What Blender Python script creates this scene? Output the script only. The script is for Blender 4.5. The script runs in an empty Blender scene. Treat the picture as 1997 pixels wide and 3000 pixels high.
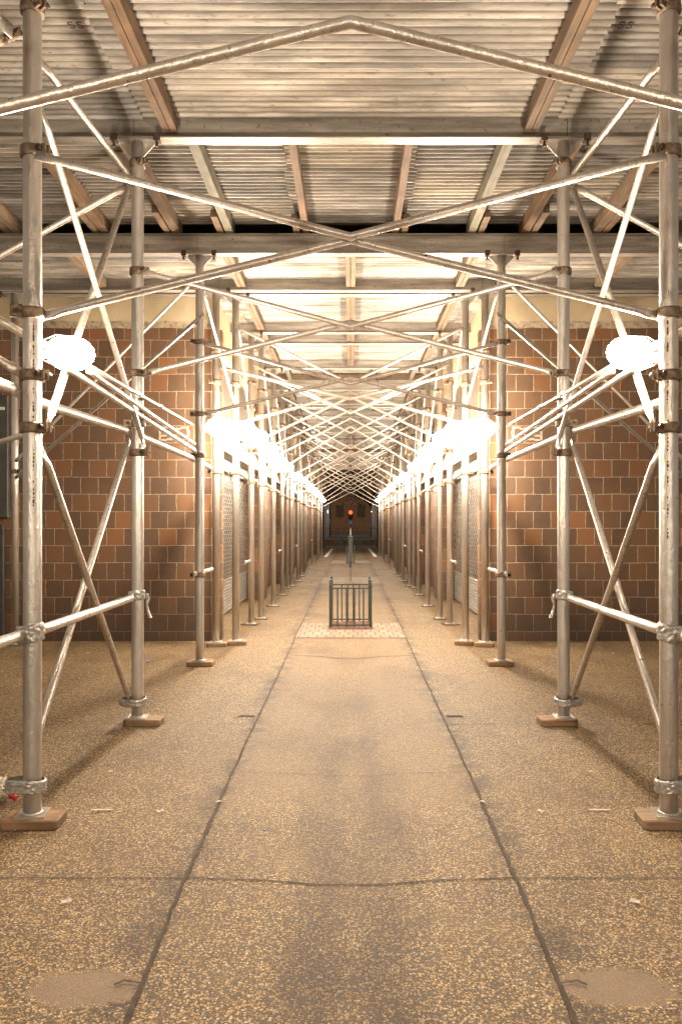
import bpy, math, random
from mathutils import Vector, noise
random.seed(7)
sc = bpy.context.scene
COL = sc.collection

# ------------------------------------------------------------------ camera, world, exposure
EYE = 1.35                       # lens height in metres
F = 1832.0                       # focal length in the units used by at()
cam_d = bpy.data.cameras.new('camera'); cam = bpy.data.objects.new('camera', cam_d); COL.objects.link(cam)
cam.location = (0, 0, EYE); cam.rotation_euler = (math.radians(90), 0, 0)
cam_d.sensor_fit = 'VERTICAL'; cam_d.sensor_height = 36; cam_d.lens = 28
cam_d.shift_x = -0.00934; cam_d.shift_y = 0.01316
cam_d.clip_start = 0.05; cam_d.clip_end = 1000
sc.camera = cam
w = bpy.data.worlds.new('World'); sc.world = w; w.use_nodes = True
bg = w.node_tree.nodes['Background']
bg.inputs['Color'].default_value = (1.0, 0.88, 0.72, 1); bg.inputs['Strength'].default_value = 0.30
sc.view_settings.view_transform = 'Standard'; sc.view_settings.look = 'None'
sc.view_settings.gamma = 1; sc.view_settings.exposure = 0.80
sc.cycles.max_bounces = 6; sc.cycles.diffuse_bounces = 4; sc.cycles.glossy_bounces = 3
sc.cycles.transmission_bounces = 3; sc.cycles.sample_clamp_indirect = 6.0
sc.cycles.caustics_reflective = False; sc.cycles.caustics_refractive = False
LAMP_L = 2100.0                   # radiance of a lamp jar

# ------------------------------------------------------------------ materials
def N(nt, t, **k):
    n = nt.nodes.new(t)
    for a, b in k.items(): setattr(n, a, b)
    return n
def new_mat(name, rough=0.7, metal=0.0, spec=0.5):
    m = bpy.data.materials.new(name); m.use_nodes = True
    nt = m.node_tree; b = nt.nodes['Principled BSDF']
    b.inputs['Roughness'].default_value = rough; b.inputs['Metallic'].default_value = metal
    b.inputs['Specular IOR Level'].default_value = spec
    return m, nt, b
def ramp(nt, fac, stops, interp='LINEAR'):
    r = N(nt, 'ShaderNodeValToRGB'); r.color_ramp.interpolation = interp
    while len(r.color_ramp.elements) < len(stops): r.color_ramp.elements.new(0.5)
    for e, (p, c) in zip(r.color_ramp.elements, stops):
        e.position = p; e.color = (c[0], c[1], c[2], 1) if not isinstance(c, (int, float)) else (c, c, c, 1)
    nt.links.new(fac, r.inputs['Fac']); return r.outputs['Color']
def mix(nt, fac, a, b, mode='MIX'):
    m = N(nt, 'ShaderNodeMix', data_type='RGBA', blend_type=mode)
    for s, v in ((m.inputs[0], fac), (m.inputs[6], a), (m.inputs[7], b)):
        if hasattr(v, 'is_output'): nt.links.new(v, s)
        elif isinstance(v, (int, float)): s.default_value = v
        else: s.default_value = (v[0], v[1], v[2], 1)
    return m.outputs[2]
def math_(nt, op, a, b=None, c=None):
    m = N(nt, 'ShaderNodeMath', operation=op)
    for s, v in zip(m.inputs, (a, b, c)):
        if v is None: continue
        if hasattr(v, 'is_output'): nt.links.new(v, s)
        else: s.default_value = v
    return m.outputs[0]
def noise_(nt, vec, scale, detail=4, rough=0.55, out='Fac'):
    n = N(nt, 'ShaderNodeTexNoise'); n.inputs['Scale'].default_value = scale
    n.inputs['Detail'].default_value = detail; n.inputs['Roughness'].default_value = rough
    if vec is not None: nt.links.new(vec, n.inputs['Vector'])
    return n.outputs[out]
def mapping(nt, vec, scale=(1,1,1), loc=(0,0,0), rot=(0,0,0)):
    m = N(nt, 'ShaderNodeMapping'); nt.links.new(vec, m.inputs['Vector'])
    m.inputs['Scale'].default_value = scale; m.inputs['Location'].default_value = loc; m.inputs['Rotation'].default_value = rot
    return m.outputs[0]
def pos(nt): return N(nt, 'ShaderNodeNewGeometry').outputs['Position']
def objc(nt): return N(nt, 'ShaderNodeTexCoord').outputs['Object']
def rnd(nt): return N(nt, 'ShaderNodeObjectInfo').outputs['Random']
def bump(nt, b, h, strength=0.3, dist=0.01):
    n = N(nt, 'ShaderNodeBump'); n.inputs['Strength'].default_value = strength; n.inputs['Distance'].default_value = dist
    nt.links.new(h, n.inputs['Height']); nt.links.new(n.outputs[0], b.inputs['Normal'])

def pipe_material(name, tint=(0.62, 0.575, 0.52), rust=0.715, metal=0.72, rough=0.34, streak=True):
    m, nt, b = new_mat(name, rough, metal)
    p = pos(nt)
    big = noise_(nt, mapping(nt, p, (9, 9, 2.0)), 1.0, 5, 0.6)
    sm = noise_(nt, p, 55, 5, 0.65)
    sp = noise_(nt, p, 34, 3, 0.5)
    c = ramp(nt, big, [(0.3, tuple(x * 0.74 for x in tint)), (0.62, tint), (0.8, tuple(min(1, x * 1.22) for x in tint))])
    c = mix(nt, ramp(nt, sm, [(0.6, 0), (0.78, 0.4)]), c, (0.36, 0.25, 0.17))
    stk = noise_(nt, mapping(nt, p, (22, 22, 0.9)), 1.0, 5, 0.7)
    if not streak: stk = noise_(nt, p, 6.0, 4, 0.6)
    c = mix(nt, ramp(nt, stk, [(0.44, 0), (0.60, 0.36 if streak else 0.25)]), c, (0.54, 0.40, 0.29))
    c = mix(nt, ramp(nt, stk, [(0.58, 0), (0.68, 0.38 if streak else 0.12)]), c, (0.20, 0.16, 0.13))
    specks = ramp(nt, sp, [(rust, 0), (rust + 0.035, 1)])
    c = mix(nt, specks, c, (0.085, 0.035, 0.016))
    nt.links.new(c, b.inputs['Base Color'])
    nt.links.new(ramp(nt, specks, [(0, metal), (1, 0.0)]), b.inputs['Metallic'])
    nt.links.new(ramp(nt, sm, [(0.3, rough - 0.08), (0.8, rough + 0.22)]), b.inputs['Roughness'])
    drip = noise_(nt, mapping(nt, p, (60, 60, 18)), 1.0, 3, 0.5)
    bump(nt, b, math_(nt, 'ADD', drip, math_(nt, 'MULTIPLY', sm, 0.6)), 0.6, 0.006)
    return m
M = {}
M['post'] = pipe_material('silver_paint_post')
M['brace'] = pipe_material('galvanised_brace', (0.63, 0.565, 0.50), 0.70, 0.65, 0.30, False)
M['rusty_pipe'] = pipe_material('rusty_pipe', (0.42, 0.30, 0.21), 0.55, 0.35, 0.5)

m, nt, b = new_mat('rusty_clamp_iron', 0.62, 0.35); M['clamp'] = m
n1 = noise_(nt, pos(nt), 40, 5, 0.6)
nt.links.new(ramp(nt, n1, [(0.3, (0.10, 0.06, 0.035)), (0.55, (0.24, 0.17, 0.11)), (0.75, (0.36, 0.29, 0.21))]), b.inputs['Base Color'])
bump(nt, b, n1, 0.4, 0.004)
m, nt, b = new_mat('dark_iron_clip', 0.6, 0.3); M['dark_iron'] = m
nt.links.new(ramp(nt, noise_(nt, pos(nt), 50), [(0.3, (0.03, 0.018, 0.012)), (0.7, (0.12, 0.07, 0.045))]), b.inputs['Base Color'])
m, nt, b = new_mat('duct_tape', 0.32, 0.55); M['tape'] = m
nt.links.new(ramp(nt, noise_(nt, pos(nt), 60), [(0.3, (0.30, 0.28, 0.26)), (0.7, (0.62, 0.58, 0.53))]), b.inputs['Base Color'])
tn = noise_(nt, mapping(nt, pos(nt), (8, 8, 70)), 1.0, 2, 0.5); bump(nt, b, tn, 0.35, 0.008)

def wood_material(name, a, c2, axis=1, rough=0.75):
    m, nt, b = new_mat(name, rough)
    sc_ = [26, 26, 26]; sc_[axis] = 1.6
    p = pos(nt)
    g = noise_(nt, mapping(nt, p, tuple(sc_)), 1.0, 6, 0.65)
    k = noise_(nt, p, 5, 3)
    c = ramp(nt, g, [(0.3, c2), (0.5, a), (0.7, tuple(min(1, x * 1.35) for x in a))])
    c = mix(nt, ramp(nt, k, [(0.45, 0), (0.7, 0.75)]), c, tuple(x * 0.45 for x in a))
    c = mix(nt, ramp(nt, rnd(nt), [(0, 0), (1, 0.3)]), c, (0.20, 0.18, 0.14))
    nt.links.new(c, b.inputs['Base Color']); bump(nt, b, g, 0.5, 0.006)
    return m
M['joist'] = wood_material("joist_timber", (0.17, 0.092, 0.042), (0.06, 0.028, 0.014), 1)
M['block'] = wood_material('plank_offcut', (0.27, 0.15, 0.07), (0.08, 0.04, 0.02), 0)

m, nt, b = new_mat('steel_beam', 0.45, 0.35); M['beam'] = m
p = pos(nt)
g = noise_(nt, mapping(nt, p, (1.3, 8, 14)), 1.0, 6, 0.65); g2 = noise_(nt, p, 30, 4)
c = ramp(nt, g, [(0.3, (0.17, 0.145, 0.12)), (0.5, (0.33, 0.29, 0.245)), (0.72, (0.52, 0.465, 0.40))])
c = mix(nt, ramp(nt, g2, [(0.6, 0), (0.72, 0.7)]), c, (0.14, 0.07, 0.035))
nt.links.new(c, b.inputs['Base Color']); bump(nt, b, g2, 0.25, 0.004)

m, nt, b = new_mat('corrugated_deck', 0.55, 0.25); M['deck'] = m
p = pos(nt); r = rnd(nt)
comb = N(nt, 'ShaderNodeCombineXYZ'); nt.links.new(math_(nt, 'MULTIPLY', r, 37.0), comb.inputs[0]); nt.links.new(math_(nt, 'MULTIPLY', r, 11.0), comb.inputs[1])
va = N(nt, 'ShaderNodeVectorMath', operation='ADD'); nt.links.new(p, va.inputs[0]); nt.links.new(comb.outputs[0], va.inputs[1])
q = va.outputs[0]
streak = noise_(nt, mapping(nt, q, (0.9, 7, 1)), 1.0, 6, 0.65)
blot = noise_(nt, mapping(nt, q, (1.5, 2.6, 1)), 1.0, 5, 0.6)
fine = noise_(nt, mapping(nt, q, (14, 60, 1)), 1.0, 4, 0.6)
c = ramp(nt, streak, [(0.32, (0.15, 0.13, 0.11)), (0.48, (0.28, 0.26, 0.235)), (0.56, (0.40, 0.37, 0.335)), (0.68, (0.62, 0.58, 0.53))])
c = mix(nt, ramp(nt, blot, [(0.50, 0), (0.70, 0.5)]), c, (0.47, 0.42, 0.35))
c = mix(nt, ramp(nt, blot, [(0.68, 0), (0.78, 0.6)]), c, (0.30, 0.17, 0.09))
c = mix(nt, ramp(nt, fine, [(0.58, 0), (0.72, 0.6)]), c, (0.12, 0.085, 0.06))
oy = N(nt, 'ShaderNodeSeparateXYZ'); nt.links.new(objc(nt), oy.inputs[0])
rib_shade = math_(nt, 'COSINE', math_(nt, 'MULTIPLY', oy.outputs[1], 2*math.pi/0.068))  # rib shading painted into the sheet colour, dark along each groove
rib_shade = math_(nt, 'ADD', rib_shade, math_(nt, 'MULTIPLY', math_(nt, 'SUBTRACT', noise_(nt, mapping(nt, q, (3, 30, 1)), 1.0, 4, 0.6), 0.5), 1.2))
c = mix(nt, ramp(nt, math_(nt, 'MULTIPLY_ADD', rib_shade, 0.5, 0.5), [(0.38, 0), (0.85, 0.88)]), c, (0.085, 0.066, 0.05))
c = mix(nt, 1.0, c, ramp(nt, r, [(0, (0.72, 0.72, 0.74)), (0.5, (1.0, 0.97, 0.93)), (1, (1.2, 1.12, 1.0))]), 'MULTIPLY')
nt.links.new(c, b.inputs['Base Color']); bump(nt, b, fine, 0.3, 0.003)

def tile_material(name, vertical_axis_x, zoff=0.115, dark=1.0):
    m, nt, b = new_mat(name, 0.55)
    p = pos(nt)
    sep = N(nt, 'ShaderNodeSeparateXYZ'); nt.links.new(p, sep.inputs[0])
    wob = noise_(nt, p, 2.2, 2)
    comb = N(nt, 'ShaderNodeCombineXYZ')
    u = sep.outputs[0] if vertical_axis_x else sep.outputs[1]
    u2 = math_(nt, 'ADD', math_(nt, 'ABSOLUTE', u), math_(nt, 'MULTIPLY', math_(nt, 'SUBTRACT', noise_(nt, p, 7, 2), 0.5), 0.018))
    z2 = math_(nt, 'ADD', math_(nt, 'SUBTRACT', sep.outputs[2], zoff - 0.2 * 10), math_(nt, 'MULTIPLY', math_(nt, 'SUBTRACT', wob, 0.5), 0.02))
    nt.links.new(u2, comb.inputs[0]); nt.links.new(z2, comb.inputs[1])
    br = N(nt, 'ShaderNodeTexBrick'); nt.links.new(comb.outputs[0], br.inputs['Vector'])
    br.offset = 0.5; br.inputs['Scale'].default_value = 1.0
    br.inputs['Brick Width'].default_value = 0.203; br.inputs['Row Height'].default_value = 0.2
    br.inputs['Mortar Size'].default_value = 0.0036; br.inputs['Mortar Smooth'].default_value = 0.25; br.inputs['Bias'].default_value = 0.0
    br.inputs['Color1'].default_value = (0, 0, 0, 1); br.inputs['Color2'].default_value = (1, 1, 1, 1); br.inputs['Mortar'].default_value = (0.5, 0.5, 0.5, 1)
    t = ramp(nt, br.outputs['Color'], [(0.0, (0.105, 0.056, 0.028)), (0.35, (0.135, 0.069, 0.032)), (0.68, (0.160, 0.078, 0.034)), (0.86, (0.225, 0.096, 0.034)), (1.0, (0.28, 0.112, 0.038))])
    spk = noise_(nt, p, 130, 3, 0.6); cl = noise_(nt, p, 9, 4)
    t = mix(nt, ramp(nt, spk, [(0.45, 0), (0.75, 0.55)]), t, (0.05, 0.03, 0.02))
    t = mix(nt, ramp(nt, cl, [(0.35, 0.0), (0.7, 0.35)]), t, (0.16, 0.10, 0.065))
    gro = ramp(nt, noise_(nt, p, 26, 3), [(0.3, (0.25, 0.185, 0.115)), (0.6, (0.52, 0.415, 0.28))])
    zs = sep.outputs[2]
    dirt = math_(nt, 'MULTIPLY', ramp(nt, zs, [(0.0, 0.75), (0.75, 0.0)]), 1.0)
    c = mix(nt, br.outputs['Fac'], t, gro)
    c = mix(nt, dirt, c, (0.05, 0.03, 0.02))
    if dark != 1.0: c = mix(nt, 1.0, c, (dark, dark, dark), 'MULTIPLY')
    nt.links.new(c, b.inputs['Base Color'])
    inv = math_(nt, 'SUBTRACT', 1.0, br.outputs['Fac'])
    bump(nt, b, math_(nt, 'ADD', inv, math_(nt, 'MULTIPLY', spk, 0.25)), 0.5, 0.006)
    return m
M['tile'] = tile_material('brown_glazed_block', True, dark=0.90)
M['tile_side'] = tile_material('brown_glazed_block_side', False)

m, nt, b = new_mat('cream_render', 0.7); M['cream'] = m
p = pos(nt)
c = ramp(nt, noise_(nt, p, 1.4, 6, 0.65), [(0.3, (0.44, 0.33, 0.19)), (0.55, (0.58, 0.45, 0.28)), (0.8, (0.66, 0.53, 0.36))])
c = mix(nt, ramp(nt, noise_(nt, mapping(nt, p, (10, 10, 1.2)), 1.0, 4), [(0.6, 0), (0.75, 0.5)]), c, (0.28, 0.19, 0.11))
nt.links.new(c, b.inputs['Base Color']); bump(nt, b, noise_(nt, p, 60), 0.2, 0.003)
m, nt, b = new_mat('chipped_mortar', 0.9); M['mortar'] = m
p = pos(nt); g = noise_(nt, p, 14, 6, 0.7)
c = ramp(nt, g, [(0.35, (0.20, 0.115, 0.065)), (0.5, (0.42, 0.33, 0.23)), (0.7, (0.55, 0.46, 0.34))])
nt.links.new(c, b.inputs['Base Color']); bump(nt, b, g, 0.6, 0.01)

def flat(name, col, rough=0.7, metal=0.0, var=0.25, scale=8, bmp=0.2, bscale=60):
    m, nt, b = new_mat(name, rough, metal)
    p = pos(nt); g = noise_(nt, p, scale, 5, 0.6)
    nt.links.new(ramp(nt, g, [(0.3, tuple(x * (1 - var) for x in col)), (0.7, tuple(min(1, x * (1 + var)) for x in col))]), b.inputs['Base Color'])
    if bmp: bump(nt, b, noise_(nt, p, bscale, 4), bmp, 0.004)
    return m
M['green_paint'] = flat('dark_green_paint', (0.030, 0.036, 0.030), 0.4, 0.2, 0.3, 30)
M['dark_door'] = flat('dark_painted_door', (0.045, 0.038, 0.032), 0.5)
M['dark_wood'] = wood_material('dark_sign_boards', (0.11, 0.07, 0.045), (0.05, 0.03, 0.02), 2)
M['pale_board'] = flat('pale_sign_board', (0.55, 0.50, 0.42), 0.6)
M['grey_board'] = flat('grey_sign_board', (0.07, 0.062, 0.052), 0.5)
M['white_paint'] = flat('white_letter_paint', (0.75, 0.72, 0.66), 0.6, 0, 0.1)
M['shutter'] = flat('shutter_steel', (0.42, 0.40, 0.36), 0.38, 0.55, 0.2, 12)
M['lattice'] = flat('dull_lattice_steel', (0.26, 0.23, 0.19), 0.45, 0.4, 0.2, 12)
M['glue'] = flat('dried_glue', (0.42, 0.36, 0.28), 0.8, 0, 0.2, 40)
M['low_wall'] = flat('retaining_wall_concrete', (0.20, 0.15, 0.10), 0.9, 0, 0.3, 3)
M['fence'] = flat('street_fence_paint', (0.07, 0.045, 0.03), 0.6, 0.1)
M['fence_rail'] = flat('brown_fence_rail', (0.20, 0.085, 0.035), 0.6, 0.1)
M['far_window'] = flat('far_brown_window', (0.10, 0.06, 0.035), 0.8)
M['asphalt'] = flat('asphalt', (0.055, 0.045, 0.035), 0.95, 0, 0.3, 6, 0.5, 90)
M['bark'] = flat('bark', (0.07, 0.05, 0.035), 0.9, 0, 0.4, 20, 0.6)
M['twig'] = flat('dry_vine', (0.05, 0.03, 0.02), 0.9, 0, 0.3, 30)
M['leaf'] = flat('night_foliage', (0.055, 0.05, 0.025), 0.8, 0, 0.5, 5, 0)
M['far_brick'] = flat('far_brown_brick', (0.27, 0.14, 0.075), 0.9, 0, 0.3, 2)
M['joint'] = flat('joint_filler', (0.060, 0.040, 0.026), 0.95, 0, 0.4, 20, 0.6)
M['patch'] = flat('smooth_cement_patch', (0.30, 0.215, 0.14), 0.8, 0, 0.2, 5, 0.3, 120)
M['soil'] = flat('tree_pit_soil', (0.10, 0.05, 0.03), 0.95, 0, 0.5, 30, 0.8)
M['paper'] = flat('paper_scrap', (0.50, 0.42, 0.34), 0.8, 0, 0.15, 40)
M['blue_paper'] = flat('blue_scrap', (0.12, 0.25, 0.55), 0.6, 0, 0.15, 40)
M['red_plastic'] = flat('red_plastic', (0.45, 0.01, 0.01), 0.3, 0, 0.15, 40)
M['blue_panel'] = flat('blue_panel', (0.08, 0.15, 0.42), 0.5, 0, 0.15)
M['black_iron'] = flat('black_iron', (0.02, 0.02, 0.02), 0.5, 0.2)
M['void'] = flat('unlit_shop_interior', (0.008, 0.007, 0.006), 1.0, 0, 0.1, 8, 0)
M['void'].node_tree.nodes['Principled BSDF'].inputs['Specular IOR Level'].default_value = 0
M['mark'] = flat('stamped_ink', (0.06, 0.045, 0.035), 0.8)
m, nt, b = new_mat('clear_plastic_bag', 0.25); M['bag'] = m
nt.links.new(ramp(nt, noise_(nt, pos(nt), 30), [(0.35, (0.35, 0.27, 0.17)), (0.6, (0.75, 0.66, 0.52))]), b.inputs['Base Color'])
def emit(name, col, s):
    m = bpy.data.materials.new(name); m.use_nodes = True; nt = m.node_tree; nt.nodes.clear()
    e = N(nt, 'ShaderNodeEmission'); o = N(nt, 'ShaderNodeOutputMaterial')
    e.inputs[0].default_value = (*col, 1); e.inputs[1].default_value = s; nt.links.new(e.outputs[0], o.inputs[0]); return m
def glow_glass(name, col, s_):
    m = emit(name, col, s_); nt = m.node_tree; e = [n for n in nt.nodes if n.type == 'EMISSION'][0]; o = [n for n in nt.nodes if n.type == 'OUTPUT_MATERIAL'][0]
    t = N(nt, 'ShaderNodeBsdfTransparent'); a = N(nt, 'ShaderNodeAddShader'); nt.links.new(e.outputs[0], a.inputs[0]); nt.links.new(t.outputs[0], a.inputs[1]); nt.links.new(a.outputs[0], o.inputs[0]); return m
M['jar'] = glow_glass('lamp_jar_glow', (1.0, 0.86, 0.68), 25.0)
M['lamp'] = emit('lamp_bulb_glow', (1.0, 0.85, 0.67), LAMP_L)
M['lamp_small'] = emit('deep_lamp_jar_glow', (1.0, 0.85, 0.67), 1150.0)
M['red_light'] = emit('red_signal_glow', (1.0, 0.07, 0.02), 2.2)
M['white_light'] = emit('cool_street_lamp_glow', (0.75, 0.9, 1.0), 5)

# exposed aggregate paving
m, nt, b = new_mat('exposed_aggregate', 0.72); M['ground'] = m
p = pos(nt)
sep = N(nt, 'ShaderNodeSeparateXYZ'); nt.links.new(p, sep.inputs[0])
def vor(scale, feat='F1', out='Distance'):
    v = N(nt, 'ShaderNodeTexVoronoi', feature=feat); v.inputs['Scale'].default_value = scale
    nt.links.new(wp, v.inputs['Vector']); return v
wa = N(nt, 'ShaderNodeVectorMath', operation='MULTIPLY_ADD')
nt.links.new(noise_(nt, p, 40, 2, 0.5, 'Color'), wa.inputs[0]); wa.inputs[1].default_value = (0.010, 0.010, 0); nt.links.new(p, wa.inputs[2])
wp = wa.outputs[0]
v1 = vor(112); v2 = vor(185)
cellr = N(nt, 'ShaderNodeSeparateColor'); nt.links.new(v1.outputs['Color'], cellr.inputs[0])
peb = ramp(nt, cellr.outputs[0], [(0.0, (0.13, 0.075, 0.038)), (0.2, (0.31, 0.185, 0.068)), (0.5, (0.46, 0.28, 0.10)), (0.78, (0.58, 0.375, 0.15)), (0.92, (0.68, 0.53, 0.34)), (1.0, (0.24, 0.21, 0.19))])
cell2 = N(nt, 'ShaderNodeSeparateColor'); nt.links.new(v2.outputs['Color'], cell2.inputs[0])
peb2 = ramp(nt, cell2.outputs[1], [(0.0, (0.18, 0.105, 0.05)), (0.5, (0.40, 0.265, 0.10)), (1.0, (0.55, 0.40, 0.19))])
size = math_(nt, 'MULTIPLY_ADD', cellr.outputs[1], 0.20, 0.40)
mask = math_(nt, 'SUBTRACT', size, v1.outputs['Distance'])
mask1 = ramp(nt, mask, [(0.0, 0), (0.06, 1)])
mask2 = ramp(nt, v2.outputs['Distance'], [(0.38, 1), (0.46, 0)])
matrix = ramp(nt, noise_(nt, p, 90, 3), [(0.3, (0.040, 0.023, 0.011)), (0.7, (0.115, 0.070, 0.035))])
c = mix(nt, math_(nt, 'MULTIPLY', mask2, 0.5), matrix, peb2)
c = mix(nt, mask1, c, peb)
# worn, pebble poor areas and old dirt with a shape of their own
wear = noise_(nt, mapping(nt, p, (1.0, 0.6, 1)), 1.3, 5, 0.6)
smooth = ramp(nt, noise_(nt, p, 2.1, 5, 0.6), [(0.5, 0), (0.7, 0.55)])
c = mix(nt, math_(nt, 'MULTIPLY', smooth, 0.6), c, (0.27, 0.172, 0.078))
ax = math_(nt, 'ABSOLUTE', sep.outputs[0])
lane = ramp(nt, ax, [(0.0, 1), (0.62, 1), (0.66, 0)])
mid = ramp(nt, math_(nt, 'MULTIPLY', sep.outputs[1], 0.1), [(0.36, 0), (0.42, 1), (1.0, 1)])
c = mix(nt, math_(nt, 'MULTIPLY', math_(nt, 'MULTIPLY', lane, mid), 0.45), c, (0.25, 0.157, 0.076))
c = mix(nt, ramp(nt, wear, [(0.50, 0), (0.74, 0.75)]), c, (0.50, 0.44, 0.38), 'MULTIPLY')
seam = ramp(nt, math_(nt, 'ABSOLUTE', math_(nt, 'SUBTRACT', ax, 0.66)), [(0.0, 0.8), (0.13, 0.0)])
seam = math_(nt, 'MULTIPLY', seam, ramp(nt, noise_(nt, p, 5, 4, 0.6), [(0.40, 0), (0.60, 1)]))
wet = ramp(nt, math_(nt, 'ADD', math_(nt, 'ABSOLUTE', math_(nt, 'ADD', ax, -0.10)), math_(nt, 'MULTIPLY', math_(nt, 'SUBTRACT', noise_(nt, mapping(nt, p, (3.0, 0.9, 1)), 1.0, 4, 0.6), 0.5), 0.7)), [(0.0, 0.55), (0.16, 0.0)])
wet = math_(nt, 'MULTIPLY', wet, ramp(nt, math_(nt, 'MULTIPLY', sep.outputs[1], 0.1), [(0.30, 1), (0.62, 0.25), (0.9, 0)]))
c = mix(nt, math_(nt, 'MULTIPLY', wet, 1.3), c, (0.42, 0.37, 0.33), 'MULTIPLY')
c = mix(nt, seam, c, (0.25, 0.20, 0.16), 'MULTIPLY')
cd = ramp(nt, noise_(nt, mapping(nt, p, (2.0, 0.8, 1)), 1.0, 4, 0.6), [(0.45, 0), (0.62, 0.35)])
c = mix(nt, cd, c, (0.6, 0.54, 0.48), 'MULTIPLY')
ex = math_(nt, 'DIVIDE', math_(nt, 'SUBTRACT', ax, 0.775), 0.185); ey = math_(nt, 'DIVIDE', math_(nt, 'SUBTRACT', sep.outputs[1], 2.326), 0.105)
er = math_(nt, 'ADD', math_(nt, 'ADD', math_(nt, 'MULTIPLY', ex, ex), math_(nt, 'MULTIPLY', ey, ey)), math_(nt, 'MULTIPLY', math_(nt, 'SUBTRACT', noise_(nt, p, 16, 4, 0.6), 0.5), 1.5))
pm = ramp(nt, math_(nt, 'ADD', er, math_(nt, 'MULTIPLY', mask1, 0.25)), [(0.80, 1), (1.0, 0)])
c = mix(nt, math_(nt, 'MULTIPLY', pm, 0.93), c, mix(nt, noise_(nt, p, 12, 4), (0.17, 0.11, 0.062), (0.27, 0.18, 0.105)))
mask1 = math_(nt, 'MULTIPLY', mask1, math_(nt, 'SUBTRACT', 1.0, pm))
nt.links.new(c, b.inputs['Base Color'])
bump(nt, b, math_(nt, 'ADD', mask1, math_(nt, 'MULTIPLY', mask2, 0.4)), 1.0, 0.009)

m, nt, b = new_mat('pale_pavers', 0.8); M['paver'] = m
p = pos(nt); br = N(nt, 'ShaderNodeTexBrick')
wv = N(nt, 'ShaderNodeVectorMath', operation='MULTIPLY_ADD')
nt.links.new(noise_(nt, p, 3, 2, 0.5, 'Color'), wv.inputs[0]); wv.inputs[1].default_value = (0.05, 0.09, 0); nt.links.new(p, wv.inputs[2])
nt.links.new(wv.outputs[0], br.inputs['Vector'])
br.inputs['Scale'].default_value = 1.0; br.inputs['Brick Width'].default_value = 0.11; br.inputs['Row Height'].default_value = 0.24
br.inputs['Mortar Size'].default_value = 0.007; br.inputs['Color1'].default_value = (0.25, 0.185, 0.125, 1); br.inputs['Color2'].default_value = (0.17, 0.115, 0.075, 1); br.inputs['Mortar'].default_value = (0.06, 0.04, 0.03, 1)
nt.links.new(br.outputs['Color'], b.inputs['Base Color']); bump(nt, b, noise_(nt, p, 30), 0.5, 0.01)

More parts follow.
